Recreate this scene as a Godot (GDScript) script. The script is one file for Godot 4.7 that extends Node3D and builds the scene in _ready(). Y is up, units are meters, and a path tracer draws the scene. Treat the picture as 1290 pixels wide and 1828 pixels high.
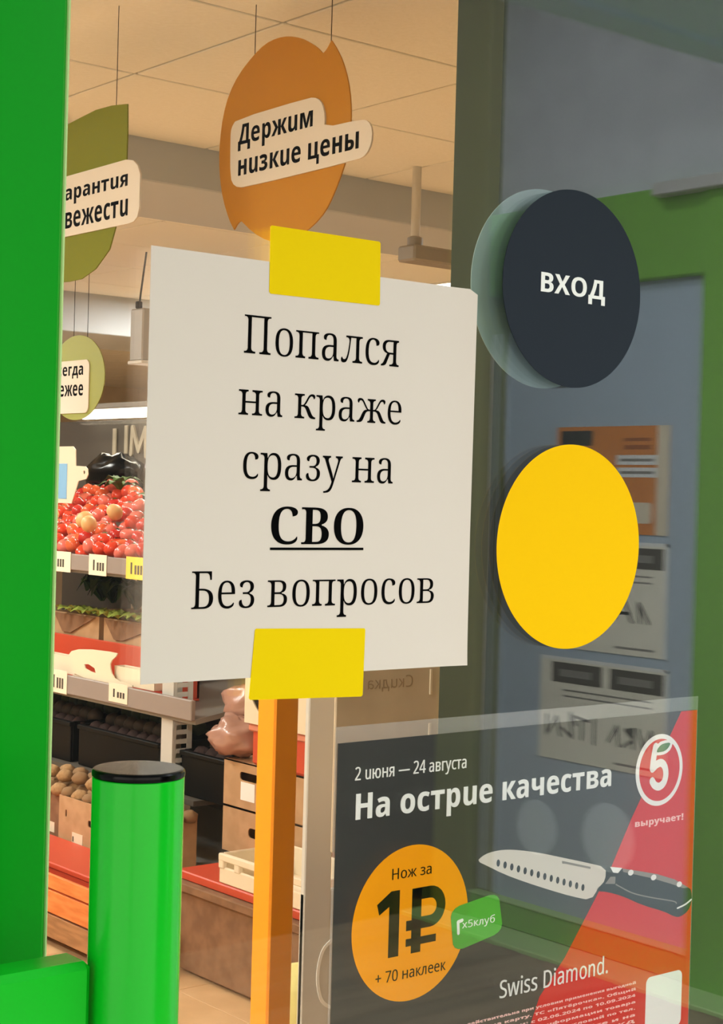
extends Node3D
# A shop entrance: a glazed door with a taped notice, stickers and a poster, the shop behind it and the porch that it mirrors.
# The outer face of the glass is the plane z = 0; the shop is at z < 0, the porch at z > 0.

const EYE := Vector3(0.0, 1.65, 0.95)
const YAW := 0.687049
const PITCH := -0.009536
const ROLL := 0.027492

var taken := {}
var rng := RandomNumberGenerator.new()
var M := {}
var fonts := {}

# ---------------------------------------------------------------- helpers
func numbered(called: String) -> String:
	if not taken.has(called):
		taken[called] = 0
		return called
	taken[called] += 1
	return "%s_%03d" % [called, taken[called]]

func tag(o: Node3D, label: String, category: String, group := "") -> Node3D:
	o.set_meta("label", label)
	o.set_meta("category", category)
	if group != "":
		o.set_meta("group", group)
	return o

func thing(called: String, label: String, category: String, at := Vector3.ZERO, turn := 0.0, group := "") -> Node3D:
	var o := Node3D.new()
	o.name = numbered(called)
	add_child(o)
	o.position = at
	o.rotation.y = turn
	return tag(o, label, category, group)

func setting(called: String, at := Vector3.ZERO, turn := 0.0) -> Node3D:
	var o := Node3D.new()
	o.name = numbered(called)
	add_child(o)
	o.position = at
	o.rotation.y = turn
	o.set_meta("kind", "structure")
	return o

func put(called: String, mesh: Mesh, material: Material, parent: Node3D, at := Vector3.ZERO, turn := Vector3.ZERO, scaled := Vector3.ONE) -> MeshInstance3D:
	var o := MeshInstance3D.new()
	o.name = numbered(called) if parent == self else called
	o.mesh = mesh
	o.material_override = material
	o.cast_shadow = GeometryInstance3D.SHADOW_CASTING_SETTING_ON
	parent.add_child(o, true)
	o.position = at
	o.rotation = turn
	o.scale = scaled
	return o

func paint(color: Color, rough := 0.6, metal := 0.0, shine := 0.5) -> StandardMaterial3D:
	var m := StandardMaterial3D.new()
	m.albedo_color = color
	m.roughness = rough
	m.metallic = metal
	m.metallic_specular = shine
	return m

func grained(color: Color, other: Color, rough: float, frequency: float, size := Vector3.ONE, seed_at := 1, relief := 0.0) -> StandardMaterial3D:
	var m := paint(Color.WHITE, rough)
	var n := FastNoiseLite.new()
	n.seed = seed_at
	n.frequency = frequency
	n.fractal_octaves = 4
	var ramp := Gradient.new()
	ramp.offsets = PackedFloat32Array([0.25, 0.75])
	ramp.colors = PackedColorArray([color, other])
	var t := NoiseTexture2D.new()
	t.width = 256
	t.height = 256
	t.seamless = true
	t.noise = n
	t.color_ramp = ramp
	m.albedo_texture = t
	m.uv1_triplanar = true
	m.uv1_scale = size
	if relief > 0.0:
		var h := NoiseTexture2D.new()
		h.width = 256
		h.height = 256
		h.seamless = true
		h.noise = n
		m.heightmap_enabled = true
		m.heightmap_texture = h
		m.heightmap_scale = relief
	return m

func tri(st: SurfaceTool, a: Vector3, b: Vector3, c: Vector3, out: Vector3) -> void:
	var n := (b - a).cross(c - a)
	if n.length() < 1e-14:
		return
	n = n.normalized()
	if n.dot(out) < 0.0:
		n = -n
		var k := b
		b = c
		c = k
	for v in [a, c, b]:
		st.set_normal(n)
		st.add_vertex(v)

func quad(st: SurfaceTool, a: Vector3, b: Vector3, c: Vector3, d: Vector3, out: Vector3) -> void:
	tri(st, a, b, c, out)
	tri(st, a, c, d, out)

func begin() -> SurfaceTool:
	var st := SurfaceTool.new()
	st.begin(Mesh.PRIMITIVE_TRIANGLES)
	return st

func add_box(st: SurfaceTool, lo: Vector3, hi: Vector3, r := 0.0, tf := Transform3D()) -> void:
	var c := (lo + hi) / 2.0
	var h := (hi - lo) / 2.0
	r = minf(r, minf(h.x, minf(h.y, h.z)) * 0.95)
	var at := func(sx: float, sy: float, sz: float, axis: int) -> Vector3:
		var p := Vector3(sx * h.x, sy * h.y, sz * h.z)
		for k in 3:
			if k != axis:
				p[k] -= signf(p[k]) * r
		return tf * (c + p)
	for axis in 3:
		var u := (axis + 1) % 3
		var w := (axis + 2) % 3
		for s in [-1.0, 1.0]:
			var q := []
			for e in [[-1.0, -1.0], [1.0, -1.0], [1.0, 1.0], [-1.0, 1.0]]:
				var g := Vector3()
				g[axis] = s
				g[u] = e[0]
				g[w] = e[1]
				q.append(at.call(g.x, g.y, g.z, axis))
			var out := Vector3()
			out[axis] = s
			quad(st, q[0], q[1], q[2], q[3], tf.basis * out)
		if r > 0.0:
			for su in [-1.0, 1.0]:
				for sw in [-1.0, 1.0]:
					var q := []
					for e in [[-1.0, u], [1.0, u], [1.0, w], [-1.0, w]]:
						var g := Vector3()
						g[axis] = e[0]
						g[u] = su
						g[w] = sw
						q.append(at.call(g.x, g.y, g.z, e[1]))
					var out := Vector3()
					out[u] = su
					out[w] = sw
					quad(st, q[0], q[1], q[2], q[3], tf.basis * out)
	if r > 0.0:
		for sx in [-1.0, 1.0]:
			for sy in [-1.0, 1.0]:
				for sz in [-1.0, 1.0]:
					tri(st, at.call(sx, sy, sz, 0), at.call(sx, sy, sz, 1), at.call(sx, sy, sz, 2), tf.basis * Vector3(sx, sy, sz))

func box(lo: Vector3, hi: Vector3, r := 0.0) -> ArrayMesh:
	var st := begin()
	add_box(st, lo, hi, r)
	return st.commit()

func add_prism(st: SurfaceTool, pts: PackedVector2Array, z0: float, z1: float) -> void:
	if Geometry2D.is_polygon_clockwise(pts):
		pts = pts.duplicate()
		pts.reverse()
	var large := PackedVector2Array()
	for p in pts:
		large.append(p * 1000.0)
	var ids := Geometry2D.triangulate_polygon(large)
	for k in range(0, ids.size(), 3):
		var a := pts[ids[k]]
		var b := pts[ids[k + 1]]
		var c := pts[ids[k + 2]]
		tri(st, Vector3(a.x, a.y, z1), Vector3(b.x, b.y, z1), Vector3(c.x, c.y, z1), Vector3(0, 0, 1))
		tri(st, Vector3(a.x, a.y, z0), Vector3(b.x, b.y, z0), Vector3(c.x, c.y, z0), Vector3(0, 0, -1))
	for k in pts.size():
		var a := pts[k]
		var b := pts[(k + 1) % pts.size()]
		quad(st, Vector3(a.x, a.y, z0), Vector3(b.x, b.y, z0), Vector3(b.x, b.y, z1), Vector3(a.x, a.y, z1), Vector3(b.y - a.y, a.x - b.x, 0))

func prism(pts: PackedVector2Array, z0: float, z1: float) -> ArrayMesh:
	var st := begin()
	add_prism(st, pts, z0, z1)
	return st.commit()

func poly(list: Array) -> PackedVector2Array:
	var p := PackedVector2Array()
	for e in list:
		p.append(Vector2(e[0], e[1]))
	return p

func smooth_loop(p: PackedVector2Array, rounds := 1) -> PackedVector2Array:
	for k in rounds:
		var q := PackedVector2Array()
		for i in p.size():
			var a := p[i]
			var b := p[(i + 1) % p.size()]
			q.append(a.lerp(b, 0.25))
			q.append(a.lerp(b, 0.75))
		p = q
	return p

func disc(cx: float, cy: float, rx: float, ry: float, n := 64) -> PackedVector2Array:
	var p := PackedVector2Array()
	for k in n:
		p.append(Vector2(cx + rx * cos(TAU * k / n), cy + ry * sin(TAU * k / n)))
	return p

func rounded(x0: float, y0: float, x1: float, y1: float, r: float, n := 6) -> PackedVector2Array:
	var p := PackedVector2Array()
	for e in [[x1 - r, y1 - r, 0.0], [x0 + r, y1 - r, PI / 2], [x0 + r, y0 + r, PI], [x1 - r, y0 + r, PI * 1.5]]:
		for k in n + 1:
			var a: float = e[2] + PI / 2 * k / n
			p.append(Vector2(e[0] + r * cos(a), e[1] + r * sin(a)))
	return p

func add_stroke(st: SurfaceTool, pts: Array, width: float, z0: float, z1: float) -> void:
	# a line of one width with round joints and ends
	var line := PackedVector2Array()
	for p in pts:
		line.append(Vector2(p[0], p[1]) * 1000.0)
	for q in Geometry2D.offset_polyline(line, width * 500.0, Geometry2D.JOIN_ROUND, Geometry2D.END_ROUND):
		if Geometry2D.is_polygon_clockwise(q):
			continue
		var r := PackedVector2Array()
		for p in q:
			if r.is_empty() or r[-1].distance_to(p / 1000.0) > width * 0.02:
				r.append(p / 1000.0)
		add_prism(st, r, z0, z1)

func stroke(pts: Array, width: float, z0: float, z1: float) -> ArrayMesh:
	var st := begin()
	add_stroke(st, pts, width, z0, z1)
	return st.commit()

func curve(pts: Array, steps := 6) -> Array:
	var out := []
	for i in pts.size() - 1:
		var p0 = pts[maxi(i - 1, 0)]
		var p1 = pts[i]
		var p2 = pts[i + 1]
		var p3 = pts[mini(i + 2, pts.size() - 1)]
		for s in steps:
			var t := float(s) / steps
			var v := Vector2(p1[0], p1[1]).cubic_interpolate(Vector2(p2[0], p2[1]), Vector2(p0[0], p0[1]), Vector2(p3[0], p3[1]), t)
			out.append([v.x, v.y])
	out.append(pts[-1])
	return out

func lathe(profile: Array, n := 32) -> ArrayMesh:
	# profile: [radius, height] from the bottom up
	var st := begin()
	for i in profile.size() - 1:
		var a: Array = profile[i]
		var b: Array = profile[i + 1]
		var slope := Vector2(b[1] - a[1], a[0] - b[0]).normalized()
		for k in n:
			var t0 := TAU * k / n
			var t1 := TAU * (k + 1) / n
			var d0 := Vector3(cos(t0), 0.0, sin(t0))
			var d1 := Vector3(cos(t1), 0, sin(t1))
			var v := [d0 * a[0] + Vector3.UP * a[1], d1 * a[0] + Vector3.UP * a[1], d1 * b[0] + Vector3.UP * b[1], d0 * b[0] + Vector3.UP * b[1]]
			var nn := [d0 * slope.x + Vector3.UP * slope.y, d1 * slope.x + Vector3.UP * slope.y, d1 * slope.x + Vector3.UP * slope.y, d0 * slope.x + Vector3.UP * slope.y]
			for q in [0, 1, 2, 0, 2, 3]:
				st.set_normal(nn[q])
				st.add_vertex(v[q])
	return st.commit()

func lump(r: Vector3, rough: float, seed_at: int, rings := 8, around := 12, dent := 0.0) -> ArrayMesh:
	var noise := FastNoiseLite.new()
	noise.seed = seed_at
	noise.frequency = 0.9
	var st := begin()
	st.set_smooth_group(0)
	var p := func(i: int, k: int) -> Vector3:
		var a := PI * i / rings
		var b := TAU * (k % around) / around
		var d := Vector3(sin(a) * cos(b), cos(a), sin(a) * sin(b))
		var s := 1.0 + rough * noise.get_noise_3dv(d * 1.4)
		s -= dent * maxf(0.0, d.y - 0.8) * 3.0
		return Vector3(d.x * r.x, d.y * r.y, d.z * r.z) * s
	for i in rings:
		for k in around:
			var a: Vector3 = p.call(i, k)
			var b: Vector3 = p.call(i, k + 1)
			var c: Vector3 = p.call(i + 1, k + 1)
			var d: Vector3 = p.call(i + 1, k)
			if i > 0:
				for v in [a, b, c]:
					st.add_vertex(v)
			if i < rings - 1:
				for v in [a, c, d]:
					st.add_vertex(v)
	st.index()
	st.generate_normals()
	return st.commit()

func tube(pts: Array, r: float, n := 8) -> ArrayMesh:
	var st := begin()
	for i in pts.size() - 1:
		var a: Vector3 = pts[i]
		var b: Vector3 = pts[i + 1]
		var d := (b - a).normalized()
		var u := d.cross(Vector3.UP if absf(d.y) < 0.9 else Vector3.RIGHT).normalized()
		var w := d.cross(u)
		for k in n:
			var e0 := u * cos(TAU * k / n) + w * sin(TAU * k / n)
			var e1 := u * cos(TAU * (k + 1) / n) + w * sin(TAU * (k + 1) / n)
			var v := [a + e0 * r, a + e1 * r, b + e1 * r, b + e0 * r]
			var nn := [e0, e1, e1, e0]
			for q in [0, 1, 2, 0, 2, 3]:
				st.set_normal(nn[q])
				st.add_vertex(v[q])
			tri(st, a, a + e0 * r, a + e1 * r, -d)
			tri(st, b, b + e0 * r, b + e1 * r, d)
	return st.commit()

func font_of(family: String, weight: int) -> Font:
	var key := family + str(weight)
	if not fonts.has(key):
		var f := SystemFont.new()
		f.font_names = PackedStringArray([family])
		f.font_weight = weight
		fonts[key] = f
	return fonts[key]

func words(called: String, text: String, family: String, weight: int, material: Material, parent: Node3D, x0: float, x1: float, y0: float, y1: float, z: float, thick := 0.0003) -> MeshInstance3D:
	# lettering whose ink fills the given rectangle
	var t := TextMesh.new()
	t.text = text
	t.font = font_of(family, weight)
	t.font_size = 64
	t.pixel_size = 0.01
	t.depth = 0.1
	t.curve_step = 1.0
	var b := t.get_aabb()
	var s := Vector3((x1 - x0) / b.size.x, (y1 - y0) / b.size.y, thick / b.size.z)
	var o := put(called, t, material, parent)
	o.scale = s
	o.position = Vector3(x0 - b.position.x * s.x, y0 - b.position.y * s.y, z - b.position.z * s.z)
	return o

func glyph_outline(points: PackedVector3Array) -> PackedVector2Array:
	# quadratic curves of a letter's contour as a polygon, y up
	var n := points.size()
	var full := []
	for i in n:
		var a := points[i]
		var b := points[(i + 1) % n]
		full.append(a)
		if a.z < 0.5 and b.z < 0.5:
			full.append(Vector3((a.x + b.x) / 2, (a.y + b.y) / 2, 1))
	var start := 0
	for i in full.size():
		if full[i].z > 0.5:
			start = i
			break
	var out := PackedVector2Array()
	var m := full.size()
	var i := 0
	while i < m:
		var a: Vector3 = full[(start + i) % m]
		var b: Vector3 = full[(start + i + 1) % m]
		var c: Vector3 = full[(start + i + 2) % m]
		if b.z > 0.5:
			out.append(Vector2(a.x, -a.y))
			i += 1
		else:
			for s in 4:
				var t := s / 4.0
				var p := Vector2(a.x, -a.y).lerp(Vector2(b.x, -b.y), t).lerp(Vector2(b.x, -b.y).lerp(Vector2(c.x, -c.y), t), t)
				out.append(p)
			i += 2
	var clean := PackedVector2Array()
	for p in out:
		if clean.is_empty() or clean[-1].distance_to(p) > 0.02:
			clean.append(p)
	return clean

func area_of(p: PackedVector2Array) -> float:
	var s := 0.0
	for i in p.size():
		s += p[i].cross(p[(i + 1) % p.size()])
	return s / 2

func bridged(outer: PackedVector2Array, hole: PackedVector2Array) -> PackedVector2Array:
	var best := 1e9
	var oi := 0
	var hi := 0
	for i in outer.size():
		for k in hole.size():
			var d := outer[i].distance_squared_to(hole[k])
			if d < best:
				best = d
				oi = i
				hi = k
	var out := PackedVector2Array()
	for i in oi + 1:
		out.append(outer[i])
	for k in hole.size() + 1:
		out.append(hole[(hi + k) % hole.size()])
	for i in range(oi, outer.size()):
		out.append(outer[i])
	return out

func pierced(outer: PackedVector2Array, holes: Array) -> PackedVector2Array:
	# an outline with openings cut through it
	var o := outer.duplicate()
	if area_of(o) < 0.0:
		o.reverse()
	for h in holes:
		var q: PackedVector2Array = h.duplicate()
		if area_of(q) > 0.0:
			q.reverse()
		o = bridged(o, q)
	return o

func serif_words(called: String, text: String, weight: int, thin: float, material: Material, parent: Node3D, x0: float, x1: float, y0: float, y1: float, z: float, thick := 0.0003) -> MeshInstance3D:
	# serif lettering drawn from the outlines of the letters, its strokes made thinner by «thin»
	var ts := TextServerManager.get_primary_interface()
	var rid: RID = font_of("Droid Serif", weight).get_rids()[0]
	var pen := 0.0
	var pieces := []
	var lo := Vector2(1e9, 1e9)
	var hi := Vector2(-1e9, -1e9)
	for ch in text:
		var gi := ts.font_get_glyph_index(rid, 64, ch.unicode_at(0), 0)
		var d: Dictionary = ts.font_get_glyph_contours(rid, 64, gi)
		var rings := []
		var from := 0
		for last in d.get("contours", PackedInt32Array()):
			rings.append(glyph_outline(d.points.slice(from, last + 1)))
			from = last + 1
		var biggest := 0.0
		for r in rings:
			if absf(area_of(r)) > absf(biggest):
				biggest = area_of(r)
		var outers := []
		var holes := []
		for r in rings:
			var same: bool = signf(area_of(r)) == signf(biggest)
			if area_of(r) < 0.0:
				r.reverse()
			var made := Geometry2D.offset_polygon(r, -thin if same else thin, Geometry2D.JOIN_MITER)
			for q in made:
				var shifted := PackedVector2Array()
				for p in q:
					shifted.append(p + Vector2(pen, 0))
				if area_of(shifted) < 0.0:
					shifted.reverse()
				if same:
					outers.append(shifted)
				else:
					holes.append(shifted)
		for o in outers:
			var joined: PackedVector2Array = o
			for p in o:
				lo = lo.min(p)
				hi = hi.max(p)
			for h in holes:
				if Geometry2D.is_point_in_polygon(h[0], o):
					var back: PackedVector2Array = h.duplicate()
					back.reverse()
					joined = bridged(joined, back)
			pieces.append(joined)
		pen += ts.font_get_glyph_advance(rid, 64, gi).x
	var st := begin()
	for q in pieces:
		var w := PackedVector2Array()
		for p in q:
			w.append(Vector2(lerpf(x0, x1, (p.x - lo.x) / (hi.x - lo.x)), lerpf(y0, y1, (p.y - lo.y) / (hi.y - lo.y))) * 100.0)
		var ids := Geometry2D.triangulate_polygon(w)
		if ids.is_empty():
			print("letter not filled in ", text)
		for k in range(0, ids.size(), 3):
			var a := w[ids[k]] / 100.0
			var b := w[ids[k + 1]] / 100.0
			var c := w[ids[k + 2]] / 100.0
			tri(st, Vector3(a.x, a.y, z + thick), Vector3(b.x, b.y, z + thick), Vector3(c.x, c.y, z + thick), Vector3(0, 0, 1))
		for k in w.size():
			var a := w[k] / 100.0
			var b := w[(k + 1) % w.size()] / 100.0
			quad(st, Vector3(a.x, a.y, z), Vector3(b.x, b.y, z), Vector3(b.x, b.y, z + thick), Vector3(a.x, a.y, z + thick), Vector3(b.y - a.y, a.x - b.x, 0))
	return put(called, st.commit(), material, parent)

# ---------------------------------------------------------------- scene
func _ready() -> void:
	rng.seed = 7
	camera_and_light()
	make_materials()
	porch()
	shop_shell()
	door()
	notice()
	stickers()
	poster()
	pull_handle()
	hanging_signs()
	stands()
	produce_rack()
	lower_boxes()

func camera_and_light() -> void:
	var cam := Camera3D.new()
	cam.name = "camera"
	var fwd := Vector3(sin(YAW) * cos(PITCH), sin(PITCH), -cos(YAW) * cos(PITCH))
	var right := Vector3(cos(YAW), 0, sin(YAW))
	var up := right.cross(fwd)
	cam.transform = Transform3D(Basis(right * cos(ROLL) + up * sin(ROLL), up * cos(ROLL) - right * sin(ROLL), -fwd), EYE)
	cam.fov = 34.6094
	cam.near = 0.02
	cam.far = 200.0
	add_child(cam)
	var sky_material := ProceduralSkyMaterial.new()
	sky_material.sky_top_color = Color(0.86, 0.85, 0.83)
	sky_material.sky_horizon_color = Color(0.95, 0.91, 0.84)
	sky_material.ground_horizon_color = Color(0.55, 0.53, 0.50)
	sky_material.ground_bottom_color = Color(0.45, 0.43, 0.40)
	sky_material.sky_energy_multiplier = 1.0
	var sky := Sky.new()
	sky.sky_material = sky_material
	var e := Environment.new()
	e.background_mode = Environment.BG_SKY
	e.sky = sky
	e.background_energy_multiplier = 3.9
	e.tonemap_mode = Environment.TONE_MAPPER_LINEAR
	e.tonemap_exposure = 1.0
	e.sdfgi_enabled = true
	e.ssao_enabled = true
	e.ssil_enabled = true
	var w := WorldEnvironment.new()
	w.name = "world"
	w.environment = e
	add_child(w)

func make_materials() -> void:
	M.green = paint(Color(0.0, 0.60, 0.09), 0.32, 0.0, 0.3)
	M.handle_green = paint(Color(0.04, 0.74, 0.13), 0.2, 0.0, 0.45)
	M.frame_green = paint(Color(0.50, 0.74, 0.27), 0.45)
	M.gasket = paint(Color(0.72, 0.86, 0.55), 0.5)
	M.black = paint(Color(0.012, 0.013, 0.014), 0.2, 0.0, 0.25)
	M.ink = paint(Color(0.02, 0.02, 0.02), 0.9, 0.0, 0.15)
	M.glass = paint(Color(0.9, 0.95, 0.93, 0.0), 0.0, 0.0, 0.5)
	M.glass.transparency = BaseMaterial3D.TRANSPARENCY_ALPHA
	M.film = paint(Color(0.9, 0.9, 0.9, 0.12), 0.1, 0.0, 0.5)
	M.film.transparency = BaseMaterial3D.TRANSPARENCY_ALPHA
	M.paper = paint(Color(0.88, 0.835, 0.79), 0.9, 0.0, 0.25)
	M.tape = paint(Color(0.94, 0.81, 0.0), 0.75, 0.0, 0.2)
	M.navy = paint(Color(0.15, 0.175, 0.21), 0.75, 0.0, 0.25)
	M.sun_yellow = paint(Color(0.98, 0.77, 0.0), 0.75, 0.0, 0.2)
	M.white = paint(Color(0.96, 0.96, 0.94), 0.6)
	M.pale_teal = paint(Color(0.90, 0.96, 1.0), 0.6)
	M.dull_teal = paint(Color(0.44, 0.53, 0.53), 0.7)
	M.frame_olive = paint(Color(0.50, 0.53, 0.24), 0.5)
	M.porch_wall = grained(Color(0.84, 0.85, 0.86), Color(0.87, 0.88, 0.89), 0.9, 0.02)
	M.porch_ceiling = paint(Color(0.90, 0.95, 1.0), 0.8)
	M.slate = grained(Color(0.13, 0.13, 0.13), Color(0.17, 0.165, 0.16), 0.9, 0.03)
	M.door_panel = paint(Color(0.71, 0.77, 0.82), 0.6)
	M.aluminium = paint(Color(0.80, 0.83, 0.85), 0.35, 0.4)
	M.plank_a = grained(Color(0.56, 0.47, 0.36), Color(0.64, 0.55, 0.43), 0.6, 0.01, Vector3(0.6, 4, 4), 3)
	M.plank_b = grained(Color(0.50, 0.42, 0.32), Color(0.58, 0.50, 0.39), 0.6, 0.01, Vector3(0.6, 4, 4), 5)
	M.pavement = grained(Color(0.70, 0.69, 0.67), Color(0.76, 0.75, 0.73), 0.9, 0.05)
	M.dark_wall = paint(Color(0.11, 0.12, 0.11), 0.9)
	M.shop_wall = grained(Color(0.80, 0.74, 0.64), Color(0.84, 0.78, 0.68), 0.85, 0.02)
	M.bulkhead = paint(Color(0.72, 0.74, 0.76), 0.85)
	M.ceiling_tile = grained(Color(0.92, 0.91, 0.86), Color(0.94, 0.93, 0.89), 0.9, 0.08, Vector3(3, 3, 3), 9)
	M.ceiling_grid = paint(Color(0.55, 0.48, 0.38), 0.8)
	M.shop_floor = grained(Color(0.84, 0.68, 0.49), Color(0.88, 0.72, 0.53), 0.45, 0.02)
	M.floor_joint = paint(Color(0.55, 0.44, 0.33), 0.8)
	M.orange = paint(Color(0.74, 0.51, 0.17), 0.7, 0.0, 0.3)
	M.orange_bright = paint(Color(1.0, 0.60, 0.02), 0.45)
	M.olive = paint(Color(0.47, 0.49, 0.14), 0.7, 0.0, 0.3)
	M.lime = paint(Color(0.58, 0.60, 0.26), 0.6)
	M.sign_plate = paint(Color(0.86, 0.82, 0.76), 0.6)
	M.steel = paint(Color(0.58, 0.56, 0.53), 0.45, 0.2)
	M.steel_light = paint(Color(0.80, 0.79, 0.76), 0.5)
	M.kraft = grained(Color(0.72, 0.57, 0.41), Color(0.77, 0.62, 0.46), 0.85, 0.04)
	M.kraft_dark = grained(Color(0.50, 0.36, 0.25), Color(0.57, 0.42, 0.30), 0.85, 0.04, Vector3.ONE, 4)
	M.board_tan = grained(Color(0.82, 0.75, 0.64), Color(0.86, 0.79, 0.68), 0.8, 0.03)
	M.cream = paint(Color(0.93, 0.87, 0.76), 0.7)
	M.red_plastic = paint(Color(0.80, 0.30, 0.19), 0.45)
	M.black_plastic = paint(Color(0.045, 0.045, 0.04), 0.5, 0.0, 0.3)
	M.wood_orange = grained(Color(0.86, 0.48, 0.22), Color(0.94, 0.57, 0.30), 0.6, 0.02, Vector3(4, 6, 1), 11)
	M.wood_brown = grained(Color(0.62, 0.44, 0.28), Color(0.72, 0.52, 0.34), 0.7, 0.02, Vector3(4, 6, 1), 12)
	M.board_dark = paint(Color(0.30, 0.27, 0.23), 0.8)
	M.letter = paint(Color(0.62, 0.58, 0.50), 0.6)
	M.leaf = paint(Color(0.24, 0.36, 0.10), 0.55)
	M.leaf_dark = paint(Color(0.16, 0.22, 0.08), 0.5)
	M.leaf_light = paint(Color(0.62, 0.68, 0.28), 0.55)
	M.strip = paint(Color(0.60, 0.55, 0.52), 0.5)
	M.price = paint(Color(0.95, 0.90, 0.80), 0.7)
	M.price_yellow = paint(Color(0.95, 0.84, 0.30), 0.7)

# ---------------------------------------------------------------- porch, seen in the glass
func porch() -> void:
	var f := setting("floor_porch")
	put("slab", box(Vector3(-3.2, -0.12, -0.05), Vector3(4.7, -0.02, 7.0)), M.pavement, f)
	for k in 24:
		# boards along x in front of the mirrored door
		var z := 1.2 + 0.115 * k
		put("plank", box(Vector3(2.2, -0.02, z), Vector3(4.28, 0.0 - 0.002 * (k % 2), z + 0.110), 0.003), M.plank_a if k % 3 else M.plank_b, f)
	put("threshold", box(Vector3(4.285, -0.02, 1.0), Vector3(4.5, 0.012, 3.95), 0.004), M.gasket, f)
	var c := setting("ceiling_porch")
	put("ceiling_panel", box(Vector3(-3.2, 3.10, -0.05), Vector3(4.7, 3.22, 2.33)), M.porch_ceiling, c)
	put("ceiling_edge", box(Vector3(-3.2, 3.08, 2.33), Vector3(4.7, 3.10, 2.45)), M.porch_ceiling, c)
	put("ceiling_panel", box(Vector3(-3.2, 3.90, 2.33), Vector3(4.7, 4.02, 4.2)), M.porch_wall, c)
	put("riser", box(Vector3(-3.2, 3.10, 2.45 - 0.12), Vector3(4.7, 3.90, 2.45)), M.porch_wall, c)
	var wr := setting("wall_right")
	put("wall_panel", box(Vector3(4.52, -0.1, -0.05), Vector3(4.7, 4.0, 4.2)), M.porch_wall, wr)
	var wl := setting("wall_left")
	put("pier", box(Vector3(-3.2, -0.1, 3.95), Vector3(-3.0, 3.9, 4.15)), M.slate, wl)
	put("shade_lintel", box(Vector3(-3.2, 2.45, -0.05), Vector3(-3.05, 3.9, 3.95)), M.slate, wl)  # unseen beam added at this height to cut skylight on the upper door
	var wf := setting("wall_front")
	put("wall_panel", box(Vector3(2.25, -0.1, 3.95), Vector3(4.6, 3.9, 4.15)), M.slate, wf)
	put("shade_lintel", box(Vector3(-3.0, 2.45, 3.95), Vector3(2.25, 3.9, 4.15)), M.slate, wf)  # unseen, brought down low so the upper door gets less sky
	var ground := setting("floor_street")
	put("pavement", box(Vector3(-30, -0.3, 4.16), Vector3(30, -0.14, 40)), M.pavement, ground)
	put("pavement", box(Vector3(-30, -0.3, -0.12), Vector3(-3.21, -0.14, 4.155)), M.pavement, ground)
	for at in [Vector3(2.6, 3.10, 1.35), Vector3(2.6, 3.10, 2.0), Vector3(2.9, 3.90, 3.2)]:  # unseen lamps added to brighten the side wall mirrored in the glass
		led_panel(at, "unseen cool white panel added overhead to light the green side door", "added light panels over the porch", Color(0.95, 0.98, 1.0), 4.0)
	# the framed side door that the glass mirrors
	var d := setting("door_1")
	put("post", box(Vector3(4.44, 0, 3.735), Vector3(4.54, 3.9, 3.945), 0.006), M.frame_olive, d)
	put("post", box(Vector3(4.44, 0, 1.5), Vector3(4.54, 2.765, 2.655), 0.006), M.frame_green, d)
	put("top_beam", box(Vector3(4.46, 2.445, 2.655), Vector3(4.54, 2.765, 3.735), 0.006), M.frame_green, d)
	put("ledge", box(Vector3(4.40, 2.725, 2.0), Vector3(4.46, 2.77, 2.86), 0.004), M.steel_light, d)
	put("bottom_rail", box(Vector3(4.45, 0.012, 2.655), Vector3(4.54, 0.11, 3.735), 0.006), M.frame_green, d)
	put("rail_edge", box(Vector3(4.445, 0.108, 2.655), Vector3(4.5, 0.114, 3.735), 0.001), M.gasket, d)
	put("panel", box(Vector3(4.50, 0.11, 2.655), Vector3(4.53, 2.445, 3.64)), M.door_panel, d)
	put("side_panel", box(Vector3(4.505, 0.11, 3.64), Vector3(4.53, 2.445, 3.735)), M.frame_olive, d)
	for e in [[3.640, 0.010], [3.689, 0.006], [3.720, 0.004]]:
		put("edge_strip", box(Vector3(4.485, 0.12, e[0] - e[1] / 2), Vector3(4.506, 2.30, e[0] + e[1] / 2), 0.001), M.aluminium, d)
	# notices on that door; local x runs towards the street, local z out of the door
	var n1 := thing("notice_sheet", "orange printed sheet with white text boxes on the grey panel of the green side door", "poster", Vector3(4.498, 0, 3.368), PI / 2 * -1)
	var orange_sheet := paint(Color(0.90, 0.55, 0.22), 0.7)
	var brown_print := paint(Color(0.66, 0.36, 0.13), 0.7)
	# local x = 0 at z 3.368 and falls towards the glass: the sheet spans x -0.54..0
	put("sheet", box(Vector3(-0.545, 1.54, 0), Vector3(0, 1.93, 0.002)), orange_sheet, n1)
	put("dark_box", box(Vector3(-0.18, 1.86, 0.002), Vector3(-0.02, 1.915, 0.0025)), M.slate, n1)
	put("margin", box(Vector3(-0.545, 1.54, 0.002), Vector3(-0.49, 1.93, 0.0026)), M.cream, n1)
	for e in [[1.875, 0.012], [1.845, 0.016]]:
		put("print_line", box(Vector3(-0.46, e[0], 0.002), Vector3(-0.33, e[0] + e[1], 0.0025)), brown_print, n1)
	for e in [[1.79, 1.825], [1.745, 1.78]]:
		put("text_box", box(Vector3(-0.49, e[0], 0.0026), Vector3(-0.30, e[1], 0.003)), M.white, n1)
		put("print_line", box(Vector3(-0.475, e[0] + 0.012, 0.003), Vector3(-0.315, e[0] + 0.022, 0.0033)), M.steel, n1)
	put("text_box", prism(rounded(-0.47, 1.58, -0.36, 1.655, 0.012), 0.002, 0.003), M.cream, n1)
	var sheet_colour := paint(Color(0.97, 0.95, 0.87), 0.8)
	price_sheet("white price sheet with dark header boxes and short handwriting below the orange sheet", 2.815, 3.41, 1.105, 1.512, 0, sheet_colour)
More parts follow.
